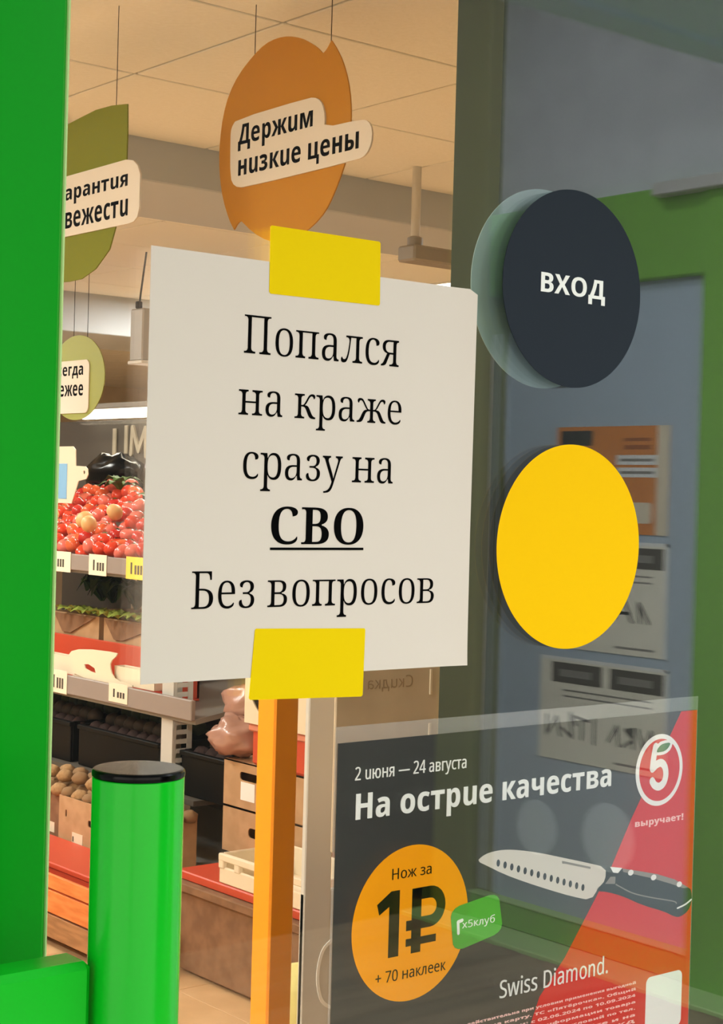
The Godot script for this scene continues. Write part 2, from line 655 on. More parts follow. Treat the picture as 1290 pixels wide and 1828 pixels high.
	price_sheet("white price sheet with long handwriting, lowest on the grey panel of the side door", 2.80, 3.42, 0.684, 1.069, 1, sheet_colour)
	for e in [[3.42, 0.41, 0.105], [3.06, 0.435, 0.125]]:
		var s := thing("round_sticker", "pale blue round sticker low on the grey panel of the green side door", "sticker", Vector3(4.4985, e[1], e[0]), -PI / 2, "pale round stickers on the side door")
		put("disc", prism(disc(0, 0, e[2], e[2], 48), 0, 0.001), M.pale_teal, s)

func price_sheet(label: String, z0: float, z1: float, y0: float, y1: float, kind: int, m: Material) -> void:
	var t := thing("price_sheet", label, "notice", Vector3(4.498, 0, z0), -PI / 2)
	var w := z1 - z0
	put("sheet", box(Vector3(0, y0, 0), Vector3(w, y1, 0.002)), m, t)
	put("border", box(Vector3(0, y1 - 0.012, 0.002), Vector3(w, y1, 0.003)), M.white, t)
	put("border", box(Vector3(0, y0, 0.002), Vector3(0.012, y1, 0.003)), M.white, t)
	for e in [[0.02, 0.27], [0.31, 0.56]]:
		put("header_box", box(Vector3(e[0], y1 - 0.095, 0.002), Vector3(minf(e[1], w - 0.01), y1 - 0.02, 0.0028)), M.board_dark, t)
		put("header_text", box(Vector3(e[0] + 0.05, y1 - 0.072, 0.0028), Vector3(minf(e[1], w) - 0.04, y1 - 0.045, 0.0033)), M.steel, t)
	for k in 2:
		put("print_line", box(Vector3(0.07, y1 - 0.125 - 0.022 * k, 0.002), Vector3(0.50, y1 - 0.119 - 0.022 * k, 0.0026)), M.steel, t)
	put("print_line", box(Vector3(0.05, y0 + 0.02, 0.002), Vector3(0.24, y0 + 0.028, 0.0026)), M.steel, t)
	# handwriting as pen strokes
	var lines := []
	if kind == 0:
		lines = [[[0.16, 0.12], [0.20, 0.20], [0.24, 0.13]], [[0.17, 0.15], [0.23, 0.15]], [[0.27, 0.13], [0.28, 0.20], [0.31, 0.20], [0.31, 0.16], [0.28, 0.16]], [[0.31, 0.16], [0.34, 0.12]], [[0.12, 0.12], [0.13, 0.19], [0.08, 0.12]]]
	else:
		lines = [[[0.05, 0.09], [0.07, 0.16], [0.10, 0.09], [0.13, 0.16]], [[0.15, 0.09], [0.15, 0.16], [0.19, 0.15], [0.15, 0.12], [0.20, 0.09]], [[0.22, 0.09], [0.23, 0.16], [0.27, 0.10]], [[0.34, 0.08], [0.34, 0.17]], [[0.37, 0.16], [0.44, 0.17]], [[0.40, 0.16], [0.40, 0.09]], [[0.43, 0.14], [0.46, 0.18], [0.45, 0.09], [0.50, 0.12]], [[0.51, 0.09], [0.53, 0.16], [0.57, 0.10]], [[0.58, 0.09], [0.58, 0.16]]]
	for l in lines:
		var q := []
		for p in l:
			q.append([p[0], y0 + p[1]])
		put("pen_stroke", stroke(q, 0.011, 0.002, 0.003), M.ink, t)

# ---------------------------------------------------------------- shop shell
func shop_shell() -> void:
	var f := setting("floor")
	put("slab", box(Vector3(-1.6, -0.12, -13.0), Vector3(11, -0.01, -0.12)), M.floor_joint, f)
	for i in 11:
		for k in 13:
			put("floor_tile", box(Vector3(0.6 + 0.6 * i, -0.01, -7.8 + 0.6 * k), Vector3(1.197 + 0.6 * i, 0, -7.203 + 0.6 * k), 0.001), M.shop_floor, f)
	put("floor_sheet", box(Vector3(-1.6, -0.01, -7.8), Vector3(0.597, 0, -0.12)), M.shop_floor, f)
	put("floor_sheet", box(Vector3(-1.6, -0.01, -13.0), Vector3(11, 0, -7.803)), M.shop_floor, f)
	put("floor_sheet", box(Vector3(7.2, -0.01, -7.8), Vector3(11, 0, -0.12)), M.shop_floor, f)
	var c := setting("ceiling")
	put("slab", box(Vector3(-1.6, 2.672, -13.0), Vector3(11, 2.80, -0.12)), M.ceiling_grid, c)
	var tile_mesh := box(Vector3(0.004, 0, 0.004), Vector3(0.601, 0.016, 0.593), 0.002)
	var lamps := [[-4, -2], [-4, 1], [-4, 5], [-1, 5], [0, 7], [5, 1], [5, 4], [4, 6], [1, 10], [8, 2], [8, 7]]
	for i in range(-6, 15):
		for k in range(-2, 19):
			var at := Vector3(2.07 + 0.605 * i, 2.65, -1.88 - 0.597 * (k + 1))
			if at.z > -0.3 or (k in [2]):
				continue
			if [i, k] in lamps:
				led_panel(at + Vector3(0.3, 0, 0.3))
				continue
			put("ceiling_tile", tile_mesh, M.ceiling_tile, c, at)
	put("ceiling_border", box(Vector3(-1.6, 2.65, -0.69), Vector3(11, 2.666, -0.12)), M.ceiling_tile, c)
	for e in [[-3.07, -3.62, 2.53], [-6.46, -7.26, 2.448]]:
		var b := setting("trim_1" if e[0] > -4 else "trim_2")
		put("bulkhead", box(Vector3(-1.6, e[2], e[1]), Vector3(11, 2.70, e[0]), 0.004), M.bulkhead, b)
	var wb := setting("wall_back")
	put("wall_panel", box(Vector3(-1.6, 0, -13.2), Vector3(11, 2.8, -13.0)), M.shop_wall, wb)
	var ws := setting("wall_side")
	put("wall_panel", box(Vector3(-1.8, 0, -13.0), Vector3(-1.6, 2.8, -0.12)), M.shop_wall, ws)
	var we := setting("wall_east")
	put("wall_panel", box(Vector3(11, 0, -13.0), Vector3(11.2, 2.8, -0.12)), M.shop_wall, we)
	# the shop front round the door; right of x 0.95 it is closed behind the glass
	var wd := setting("wall_door")
	put("wall_panel", box(Vector3(-3.2, 0, -0.12), Vector3(0.36, 3.1, -0.04)), M.porch_wall, wd)
	put("lining_panel", box(Vector3(1.008, 0, -0.16), Vector3(2.4, 2.8, -0.10)), M.dark_wall, wd)
	put("wall_panel", box(Vector3(2.3, 0, -0.12), Vector3(4.7, 3.1, -0.04)), M.porch_wall, wd)
	put("wall_panel", box(Vector3(2.3, 0, -0.16), Vector3(11.2, 2.8, -0.12)), M.shop_wall, wd)
	put("header", box(Vector3(0.36, 2.42, -0.12), Vector3(2.3, 3.1, 0.02)), M.green, wd)
	put("shade_box", box(Vector3(-0.2, 2.42, 0.02), Vector3(2.5, 2.80, 0.62), 0.01), M.aluminium, wd)  # unseen box added to keep lamp light off the door top

func led_panel(at: Vector3, label := "square white LED panel set in the shop's tiled ceiling", group := "LED panels in the shop ceiling", tint := Color(1.0, 1.0, 0.96), energy := 4.8) -> void:
	var t := thing("ceiling_light", label, "light", at, 0.0, group)
	put("frame", box(Vector3(-0.297, -0.004, -0.295), Vector3(0.297, 0.016, 0.295), 0.002), M.white, t)
	var g := paint(Color(1, 1, 1), 0.5)
	g.emission_enabled = true
	g.emission = tint
	g.emission_energy_multiplier = 3.0
	put("diffuser_light", box(Vector3(-0.28, -0.006, -0.28), Vector3(0.28, -0.0042, 0.28)), g, t)
	var l := AreaLight3D.new()
	l.name = "panel_light"
	l.area_size = Vector2(0.56, 0.56)
	l.light_color = tint
	l.light_energy = energy
	l.area_range = 20.0
	l.shadow_enabled = true
	t.add_child(l)
	l.position = Vector3(0, -0.02, 0)
	l.rotation.x = -PI / 2

# ---------------------------------------------------------------- the door and what is stuck to it
func door() -> void:
	var t := thing("glass_door", "glazed entrance door with a bright green upright frame", "door", Vector3(0, 0, 0))
	put("stile", box(Vector3(0.36, 0.0, -0.05), Vector3(0.507, 2.42, 0.03), 0.003), M.green, t)
	put("gasket", box(Vector3(0.507, 0.12, -0.03), Vector3(0.5095, 2.40, 0.028), 0.0008), M.gasket, t)  # seal strip; its pale colour paints in the bright edge highlight
	put("stile", box(Vector3(2.2, 0.0, -0.05), Vector3(2.3, 2.42, 0.03), 0.003), M.green, t)
	put("rail", box(Vector3(0.507, 0.0, -0.05), Vector3(2.2, 0.12, 0.03), 0.003), M.green, t)
	put("rail", box(Vector3(0.507, 2.32, -0.05), Vector3(2.2, 2.42, 0.03), 0.003), M.green, t)
	for z in [0.0, -0.0085]:
		put("pane", box(Vector3(0.507, 0.12, z - 0.004), Vector3(2.2, 2.32, z)), M.glass, t)

func notice() -> void:
	var t := thing("paper_notice", "white paper notice with black serif text taped to the glass", "notice")
	# a sheet with a slight lift along its right edge and lower left corner
	var st := begin()
	st.set_smooth_group(0)
	var n := 40
	var p := func(i: int, k: int, side: bool) -> Vector3:
		var u := float(i) / n
		var v := float(k) / n
		var x := 0.5895 + u * (0.8890 - 0.5895)
		var y := 1.5190 + v * (1.8150 - 1.5190)
		var lift := 0.0035 * pow(maxf(0.0, u - 0.90) / 0.10, 2.0) * (0.4 + 0.6 * absf(v - 0.35)) + 0.0004 * pow(maxf(0.0, 0.10 - u) / 0.10, 2.0) * (1.0 - v)
		lift += 0.002 * pow(maxf(0.0, 0.08 - v) / 0.08, 2.0) * maxf(0.0, absf(u - 0.48) - 0.2)
		if u > 0.985:
			y -= 0.004 * pow(maxf(0.0, v - 0.95) / 0.05, 2.0)
		return Vector3(x - 0.15 * lift, y, 0.0006 + lift + (0.00025 if side else 0.0))
	for side in [true, false]:
		for i in n:
			for k in n:
				var a: Vector3 = p.call(i, k, side)
				var b: Vector3 = p.call(i + 1, k, side)
				var c: Vector3 = p.call(i + 1, k + 1, side)
				var d: Vector3 = p.call(i, k + 1, side)
				for v in ([a, c, b, a, d, c] if side else [a, b, c, a, c, d]):
					st.add_vertex(v)
	st.index()
	st.generate_normals()
	put("sheet", st.commit(), M.paper, t)
	var z := 0.0009
	serif_words("text_line", "Попался", 400, 0.5, M.ink, t, 0.6677, 0.8109, 1.7485, 1.7757, z)
	serif_words("text_line", "на краже", 400, 0.5, M.ink, t, 0.6644, 0.8149, 1.6972, 1.7232, z)
	serif_words("text_line", "сразу на", 400, 0.5, M.ink, t, 0.6697, 0.8081, 1.6518, 1.6793, z)
	serif_words("text_line", "СВО", 700, 0.6, M.ink, t, 0.6955, 0.7806, 1.6138, 1.6412, z)
	put("underline", box(Vector3(0.6950, 1.6098, z), Vector3(0.7812, 1.6116, z + 0.0003)), M.ink, t)
	serif_words("text_line", "Без вопросов", 400, 0.5, M.ink, t, 0.6292, 0.8532, 1.5603, 1.5950, z)
	var a := thing("tape_strip", "yellow tape strip holding the top edge of the white paper notice", "tape")
	put("tape", prism(poly([[0.6876, 1.8398], [0.6888, 1.8408], [0.7885, 1.8412], [0.7897, 1.8400], [0.7907, 1.7946], [0.7897, 1.7934], [0.6893, 1.7924], [0.6881, 1.7936]]), 0.0010, 0.0013), M.tape, a)
	var b := thing("tape_strip", "yellow tape strip holding the bottom edge of the white paper notice", "tape")
	put("tape", prism(poly([[0.6836, 1.5530], [0.6846, 1.5539], [0.7843, 1.5512], [0.7852, 1.5500], [0.7843, 1.5012], [0.7830, 1.5000], [0.6810, 1.5033], [0.6798, 1.5045]]), 0.0010, 0.0013), M.tape, b)

func stickers() -> void:
	var a := thing("round_sticker", "dark navy round sticker with white capital letters on the glass door", "sticker")
	put("disc", prism(disc(1.0010, 1.8272, 0.0825, 0.0820, 96), 0.0002, 0.0005), M.navy, a)
	words("lettering", "ВХОД", "Droid Sans", 700, M.white, a, 0.9617, 1.0386, 1.8166, 1.8376, 0.0005)
	var b := thing("round_sticker", "plain bright yellow round sticker on the glass door", "sticker")
	put("halo_blocker", prism(disc(1.0057, 1.6127, 0.0852, 0.0851, 96), 0.0001, 0.0002), M.slate, b)  # dark disc added to suppress the yellow reflection in the rear pane
	put("disc", prism(disc(1.0057, 1.6127, 0.0854, 0.0853, 96), 0.0002, 0.0005), M.sun_yellow, b)
	var c := thing("round_sticker", "pale teal disc inside the glass, standing for a ghost reflection of the dark navy sticker", "sticker")
	put("disc", prism(disc(0.9790, 1.8260, 0.0822, 0.0822, 96), -0.0140, -0.0133), M.dull_teal, c)  # reflected ghost image painted as a solid teal disc

func poster() -> void:
	var t := thing("advertising_poster", "dark poster with a red diagonal field, printed knife and orange price circle behind the glass", "poster")
	var dark := paint(Color(0.17, 0.17, 0.16), 0.6)
	var red := paint(Color(0.84, 0.05, 0.09), 0.7, 0.0, 0.2)
	var orange := paint(Color(1.0, 0.65, 0.02), 0.7, 0.0, 0.2)
	var dark_green := paint(Color(0.11, 0.14, 0.02), 0.8, 0.0, 0.15)
	var card := paint(Color(0.28, 0.66, 0.17), 0.6)
	var blade := paint(Color(0.86, 0.83, 0.78), 0.6)
	var handle := paint(Color(0.05, 0.07, 0.10), 0.6)
	var grey := paint(Color(0.55, 0.53, 0.50), 0.6)
	var leaf := paint(Color(0.12, 0.45, 0.18), 0.6)
	var pink := paint(Color(1.0, 0.80, 0.78), 0.6)
	var z := -0.0306
	var s := 0.0002
	put("pocket", box(Vector3(0.786, 1.15, z - 0.0015), Vector3(1.2175, 1.4725, z - 0.0012)), M.film, t)
	put("sheet", box(Vector3(0.788, 1.165, z - 0.0010), Vector3(1.2150, 1.4600, z)), dark, t)
	put("red_field", prism(poly([[1.1923, 1.4598], [1.2148, 1.4598], [1.2148, 1.166], [0.9830, 1.166], [1.0055, 1.2035], [1.0161, 1.2261], [1.0460, 1.2551], [1.0838, 1.3027], [1.1032, 1.3280], [1.1275, 1.3674]]), z, z + s), red, t)
	words("date_text", "2 uюня — 24 августа", "Droid Sans", 400, M.white, t, 0.8052, 0.9224, 1.4268, 1.4405, z, 3 * s)
	words("title_text", "На острuе качества", "Droid Sans", 700, M.white, t, 0.8067, 1.0985, 1.3925, 1.4195, z, 3 * s)
	put("price_circle", prism(disc(0.8675, 1.3110, 0.0614, 0.0622, 72), z, z + s), orange, t)
	words("price_text", "Нож за", "Droid Sans", 400, dark_green, t, 0.8458, 0.8874, 1.3478, 1.3566, z, 2 * s)
	words("price_text", "+ 70 наклеек", "Droid Sans", 400, dark_green, t, 0.8314, 0.9057, 1.2670, 1.2762, z, 2 * s)
	put("numeral", prism(poly([[0.8437, 1.2864], [0.8543, 1.2864], [0.8543, 1.3389], [0.8455, 1.3389], [0.8311, 1.3300], [0.8335, 1.3215], [0.8437, 1.3270]]), z, z + 2 * s), dark_green, t)
	var rub := begin()
	add_prism(rub, poly([[0.8675, 1.2864], [0.8775, 1.2864], [0.8775, 1.3381], [0.8675, 1.3381]]), z, z + 2 * s)
	add_prism(rub, poly([[0.8619, 1.2925], [0.8940, 1.2925], [0.8940, 1.2985], [0.8619, 1.2985]]), z, z + 2 * s)
	add_prism(rub, poly([[0.8619, 1.3050], [0.8775, 1.3050], [0.8775, 1.3130], [0.8619, 1.3130]]), z, z + 2 * s)
	var bowl := []
	for k in 13:
		bowl.append([0.8870 + 0.0118 * cos(PI / 2 - PI * k / 12), 1.3216 + 0.0118 * sin(PI / 2 - PI * k / 12)])
	add_stroke(rub, [[0.8725, 1.3334]] + bowl + [[0.8725, 1.3098]], 0.0095, z, z + 2 * s)
	put("numeral", rub.commit(), dark_green, t)
	put("club_card", prism(smooth_loop(poly([[0.9089, 1.3164], [0.9360, 1.3197], [0.9630, 1.3230], [0.9663, 1.3060], [0.9696, 1.2892], [0.9420, 1.2846], [0.9140, 1.2800], [0.9114, 1.2980]]), 2), z + 2 * s, z + 3 * s), card, t)
	put("club_mark", stroke([[0.9185, 1.2950], [0.9178, 1.3045], [0.9225, 1.3052]], 0.0028, z + 3 * s, z + 4 * s), M.white, t)
	var w := words("club_text", "x5клуб", "Droid Sans", 400, M.white, t, 0.0, 0.0370, 0.0, 0.0085, 0.0, s)
	w.position += Vector3(0.9225, 1.2965, z + 3 * s)
	put("blade", prism(smooth_loop(poly([[0.9379, 1.3518], [0.9432, 1.3553], [0.9512, 1.3573], [0.9615, 1.3579], [0.9718, 1.3575], [0.9866, 1.3553], [1.0103, 1.3504], [1.0412, 1.3422], [1.0684, 1.3351], [1.0951, 1.3276], [1.0949, 1.3161], [1.0866, 1.3108], [1.0767, 1.3007], [1.0515, 1.3076], [1.0246, 1.3166], [0.9941, 1.3274], [0.9685, 1.3374], [0.9496, 1.3464]])), z + s, z + 2 * s), blade, t)
	put("knife_handle", prism(smooth_loop(poly([[1.0951, 1.3276], [1.1033, 1.3266], [1.1176, 1.3236], [1.1369, 1.3193], [1.1640, 1.3130], [1.1892, 1.3049], [1.2087, 1.2950], [1.2140, 1.2920], [1.2148, 1.2800], [1.2097, 1.2724], [1.1984, 1.2687], [1.1908, 1.2701], [1.1755, 1.2772], [1.1455, 1.2870], [1.1187, 1.2987], [1.0972, 1.3055], [1.0860, 1.3073], [1.0832, 1.3097], [1.0950, 1.3150]])), z + s, z + 2 * s), handle, t)
	put("handle_shine", prism(poly([[1.1176, 1.3236], [1.1369, 1.3193], [1.1640, 1.3130], [1.1892, 1.3049], [1.2087, 1.2950], [1.2023, 1.2950], [1.1844, 1.3014], [1.1592, 1.3095], [1.1370, 1.3155], [1.1177, 1.3207]]), z + 2 * s, z + 3 * s), grey, t)
	put("bolster", prism(poly([[1.1005, 1.3273], [1.1164, 1.3244], [1.1111, 1.3204], [1.1047, 1.3217]]), z + 2 * s, z + 3 * s), M.white, t)
	put("bolster", prism(poly([[1.1013, 1.3184], [1.1079, 1.3176], [1.1075, 1.3113], [1.0946, 1.3129]]), z + 2 * s, z + 3 * s), grey, t)
	put("handle_line", stroke(curve([[1.1087, 1.3107], [1.1305, 1.3003], [1.1550, 1.2930], [1.1876, 1.2850], [1.1928, 1.2822]]), 0.0011, z + 2 * s, z + 3 * s), grey, t)
	put("handle_line", stroke(curve([[1.1942, 1.2775], [1.2056, 1.2796], [1.2140, 1.2830]]), 0.0015, z + 2 * s, z + 3 * s), M.white, t)
	for e in [[1.1280, 1.3188], [1.1594, 1.3105], [1.1958, 1.2996]]:
		put("rivet", prism(disc(e[0], e[1], 0.0036, 0.0026, 20), z + 3 * s, z + 4 * s), M.white, t)
	for k in 14:
		var q := Vector2(0.9619, 1.3474).lerp(Vector2(1.0659, 1.3134), k / 13.0)
		put("blade_slot", prism(disc(q.x, q.y, 0.0019, 0.0030, 14), z + 2 * s, z + 3 * s), handle, t)
	put("blade_mark", prism(poly([[1.0387, 1.3400], [1.0420, 1.3392], [1.0750, 1.3304], [1.0748, 1.3286], [1.0420, 1.3372], [1.0390, 1.3376]]), z + 2 * s, z + 3 * s), grey, t)
	words("maker_text", "Swiss Diamond.", "Droid Sans", 400, M.white, t, 0.9680, 1.1012, 1.2325, 1.2487, z, 3 * s)
	# the square white field stays blank
	put("white_field", prism(rounded(1.1538, 1.1680, 1.2040, 1.2195, 0.006), z + s, z + 2 * s), M.white, t)
	var fine := ["Скидка действительна при условии применения выгодной", "наклеек только на карту. ТС «Пятёрочка». Общий", "период акции: с 02.06.2024 по 10.09.2024", "с покупателя, требования информации товара", "магазинов, подробности условий по тел.", "и в магазинах сети, на сайте и на", "карте, номер акции по ЖД"]
	for k in fine.size():
		words("small_print", fine[k], "Droid Sans", 700, pink, t, 0.9000 + 0.012 * (k % 3) - 0.04 * (k % 2), 1.1395, 1.2158 - 0.0058 * k, 1.2192 - 0.0058 * k, z, 2.5 * s)
	# round emblem
	put("emblem_rim", prism(disc(1.1635, 1.4082, 0.0324, 0.0327, 72), z + s, z + 2 * s), M.white, t)
	put("emblem_field", prism(disc(1.1637, 1.4082, 0.0278, 0.0283, 72), z + 2 * s, z + 3 * s), red, t)
	put("emblem_numeral", stroke(curve([[1.1572, 1.4300], [1.1548, 1.4207], [1.1536, 1.4110], [1.1542, 1.4106], [1.1590, 1.4135], [1.1655, 1.4145], [1.1705, 1.4105], [1.1722, 1.4030], [1.1695, 1.3960], [1.1632, 1.3930], [1.1570, 1.3950], [1.1535, 1.3990]]), 0.0072, z + 3 * s, z + 4 * s), M.white, t)
	put("emblem_leaf_rim", prism(smooth_loop(poly([[1.1555, 1.4225], [1.1570, 1.4310], [1.1660, 1.4350], [1.1810, 1.4345], [1.1785, 1.4262], [1.1710, 1.4222], [1.1620, 1.4215]])), z + 3 * s, z + 4.6 * s), M.white, t)
	put("emblem_leaf", prism(smooth_loop(poly([[1.1578, 1.4246], [1.1606, 1.4293], [1.1669, 1.4322], [1.1778, 1.4324], [1.1746, 1.4278], [1.1697, 1.4250], [1.1629, 1.4245]])), z + 4.6 * s, z + 5.4 * s), leaf, t)
	words("emblem_text", "выручает!", "Droid Sans", 700, pink, t, 1.1322, 1.1989, 1.3572, 1.3650, z, 3 * s)

func pull_handle() -> void:
	var t := thing("pull_handle", "green round pull handle with a black end cap on a bracket before the door frame", "door handle", Vector3(0.4945, 0.7, 0.155))
	put("bar", lathe([[0.0, 0.0], [0.024, 0.0], [0.026, 0.004], [0.026, 0.788], [0.0250, 0.789]], 64), M.handle_green, t)
	put("end_cap", lathe([[0.0258, 0.7885], [0.0263, 0.7892], [0.0264, 0.7905], [0.0262, 0.7918], [0.0255, 0.7928], [0.0245, 0.7932], [0.0, 0.7933]], 64), M.black, t)
	put("bracket_plate", box(Vector3(-0.14, 0.45, -0.022), Vector3(-0.0290, 0.689, 0.005), 0.004), M.handle_green, t)
	put("bracket_block", box(Vector3(-0.14, 0.46, -0.125), Vector3(-0.04, 0.60, -0.022), 0.004), M.green, t)
	put("bracket_arm", box(Vector3(-0.040, 0.48, -0.10), Vector3(-0.010, 0.58, -0.03), 0.004), M.green, t)

# ---------------------------------------------------------------- inside the shop: signs and stands
func hanging_signs() -> void:
	var turn := -PI / 2
	var a := thing("hanging_sign", "orange round cardboard sign with a cream text plate hung from the ceiling", "sign", Vector3(1.95, 0, 0), turn)
	put("card", prism(smooth_loop(poly([[-1.6957, 2.5626], [-1.6557, 2.5508], [-1.6293, 2.5377], [-1.6031, 2.5229], [-1.5833, 2.5063], [-1.5833, 2.5063], [-1.5711, 2.5128], [-1.5579, 2.5270], [-1.5579, 2.5270], [-1.5398, 2.5068], [-1.5201, 2.4783], [-1.5033, 2.4410], [-1.4937, 2.4015], [-1.4908, 2.3632], [-1.4946, 2.3107], [-1.5111, 2.2713], [-1.5398, 2.2254], [-1.5634, 2.1975], [-1.6003, 2.1746], [-1.6511, 2.1565], [-1.7106, 2.1527], [-1.7516, 2.1610], [-1.8011, 2.1824], [-1.8449, 2.2117], [-1.8449, 2.2117], [-1.8555, 2.2088], [-1.8694, 2.1960], [-1.8694, 2.1960], [-1.8885, 2.2187], [-1.9126, 2.2632], [-1.9257, 2.3067], [-1.9314, 2.3495], [-1.9297, 2.3912], [-1.9209, 2.4401], [-1.9009, 2.4827], [-1.8663, 2.5180], [-1.8179, 2.5461], [-1.7769, 2.5626], [-1.7361, 2.5666]]), 1), -0.003, 0.0), M.orange, a)
	put("text_plate", prism(smooth_loop(poly([[-1.8856, 2.3887], [-1.8829, 2.4090], [-1.8655, 2.4229], [-1.6179, 2.4263], [-1.5922, 2.4212], [-1.5758, 2.4076], [-1.5666, 2.3829], [-1.5675, 2.3600], [-1.4577, 2.3579], [-1.4339, 2.3522], [-1.4214, 2.3335], [-1.4233, 2.3078], [-1.4371, 2.2893], [-1.4604, 2.2832], [-1.8338, 2.2782], [-1.8662, 2.2845], [-1.8824, 2.3052]]), 1), 0.0, 0.004), M.sign_plate, a)
	words("text_line", "Держuм", "Droid Sans", 700, M.ink, a, -1.8569, -1.6046, 2.3540, 2.4096, 0.004)
	words("text_line", "нuзкuе цены", "Droid Sans", 700, M.ink, a, -1.8539, -1.4604, 2.2925, 2.3370, 0.004)
	for x in [-1.8130, -1.56]:
		put("thread", tube([Vector3(x, 2.515, -0.0015), Vector3(x, 2.65, -0.0015)], 0.0009, 6), M.ink, a)
	var b := thing("hanging_sign", "olive green cardboard sign with a freshness text plate hung from the ceiling", "sign", Vector3(1.75, 0, 0), turn)
	put("card", prism(poly([[-2.62, 2.30], [-2.56, 2.38], [-2.46, 2.42], [-2.32, 2.432], [-2.2190, 2.4365], [-2.1676, 2.4420], [-2.1008, 2.4481], [-2.0355, 2.4465], [-1.9742, 2.4396], [-1.9714, 2.3820], [-1.9722, 2.3209], [-1.985, 2.24], [-2.0086, 2.1920], [-2.0311, 2.1480], [-2.0864, 2.1123], [-2.1442, 2.0960], [-2.1994, 2.0947], [-2.32, 2.10], [-2.45, 2.14], [-2.55, 2.20]]), -0.003, 0.0), M.olive, b)
	put("text_plate", prism(poly([[-2.56, 2.3201], [-1.9661, 2.3242], [-1.9400, 2.3190], [-1.9220, 2.3070], [-1.9110, 2.2880], [-1.9109, 2.2198], [-1.9180, 2.2020], [-1.9320, 2.1940], [-1.9518, 2.1921], [-2.56, 2.1923]]), 0.0, 0.004), M.sign_plate, b)
	words("text_line", "Гарантuя", "Droid Sans", 700, M.ink, b, -2.247, -1.9581, 2.2590, 2.3020, 0.004)
	words("text_line", "свежестu", "Droid Sans", 700, M.ink, b, -2.247, -1.9551, 2.2085, 2.2440, 0.004)
	for x in [-2.02, -2.45]:
		put("thread", tube([Vector3(x, 2.40, -0.0015), Vector3(x, 2.65, -0.0015)], 0.0009, 6), M.ink, b)
	var c := thing("hanging_sign", "small lime green round sign with a cream text plate above the produce rack", "sign", Vector3(3.0, 0, 0), turn)
	put("card", prism(disc(-4.37, 2.055, 0.20, 0.155, 64), -0.003, 0.0), M.lime, c)
	put("text_plate", prism(rounded(-4.60, 1.925, -4.274, 2.118, 0.025), 0.0, 0.004), M.sign_plate, c)
	words("text_line", "Всегда", "Droid Sans", 700, M.ink, c, -4.545, -4.3165, 2.052, 2.108, 0.004)
	words("text_line", "свежее", "Droid Sans", 700, M.ink, c, -4.565, -4.3131, 1.988, 2.030, 0.004)
	for x in [-4.40, -4.30]:
		put("thread", tube([Vector3(x, 2.19, -0.0015), Vector3(x, 2.65, -0.0015)], 0.0012, 6), M.ink, c)
	var d := thing("ceiling_bracket", "pale pole hung from the tiled ceiling with a flat metal plate at its foot", "bracket", Vector3(3.265, 2.40, -2.81))
	put("pole", lathe([[0.0, 0.0], [0.014, 0.0], [0.014, 0.250], [0.0, 0.250]], 20), M.steel_light, d)
	put("plate", box(Vector3(-0.045, -0.04, -0.03), Vector3(0.22, 0.008, 0.05), 0.006), M.steel, d)
	put("collar", lathe([[0.0, 0.008], [0.024, 0.008], [0.024, 0.035], [0.014, 0.04]], 20), M.steel, d)
	var e := thing("hanging_speaker", "small brown box hung by a wire below the shop ceiling", "speaker", Vector3(3.66, 2.19, -4.98))
	put("body", box(Vector3(-0.04, 0, -0.05), Vector3(0.14, 0.22, 0.05), 0.006), M.steel, e)
	put("base_plate", box(Vector3(-0.045, -0.012, -0.055), Vector3(0.145, 0.002, 0.055), 0.003), M.steel_light, e)
	put("wire", tube([Vector3(-0.028, 0.22, 0), Vector3(-0.024, 0.27, 0), Vector3(0.0, 0.46, 0)], 0.004, 6), M.ink, e)
	put("clip", box(Vector3(-0.042, 0.22, -0.012), Vector3(-0.018, 0.25, 0.012), 0.004), M.ink, e)

func stands() -> void:
	var a := thing("gate_post", "square orange post standing inside the shop behind the notice", "post", Vector3(1.440, 0, -0.985))
	put("post", box(Vector3(-0.022, 0, -0.022), Vector3(0.022, 1.45, 0.022), 0.003), M.orange_bright, a)
	put("foot", box(Vector3(-0.06, 0, -0.06), Vector3(0.06, 0.012, 0.06), 0.003), M.steel, a)
	var b := thing("gate_post", "broad flat grey metal post beside the orange post", "post", Vector3(1.79, 0, -1.33))
	put("post", box(Vector3(-0.03, 0, -0.006), Vector3(0.03, 1.45, 0.006), 0.002), M.steel_light, b)
	put("ring_mark", stroke(curve([[0.045, 0.865], [0.015, 0.845], [0.004, 0.80], [0.015, 0.755], [0.045, 0.735]]), 0.006, 0.006, 0.0075), M.white, b)
	put("ring_plate", box(Vector3(-0.03, 0.60, -0.008), Vector3(0.075, 0.95, 0.0055), 0.002), M.steel_light, b)
	var c := thing("sign_board", "light brown board with faint mirrored lettering just above the dark poster", "sign", Vector3(1.72, 1.15, -1.2))
	put("board", box(Vector3(0.0, -0.1, -0.006), Vector3(0.34, 0.32, 0.0), 0.002), M.board_tan, c)
	var w := words("lettering", "Скuдка", "Droid Sans", 400, paint(Color(0.66, 0.57, 0.45), 0.8), c, -0.17, -0.068, 0.166, 0.192, -0.0008, 0.0012)
	w.scale.x = -w.scale.x
	w.position.x = -w.position.x
	for x in [0.10, 0.26]:
		put("leg", box(Vector3(x, -1.15, -0.016), Vector3(x + 0.03, -0.09, -0.006), 0.002), M.kraft_dark, c)
	for e in [[0.155, 0.20], [0.06, 0.105]]:
		put("clip", box(Vector3(0.208, e[0], 0.0), Vector3(0.214, e[1], 0.003), 0.001), M.cream, c)

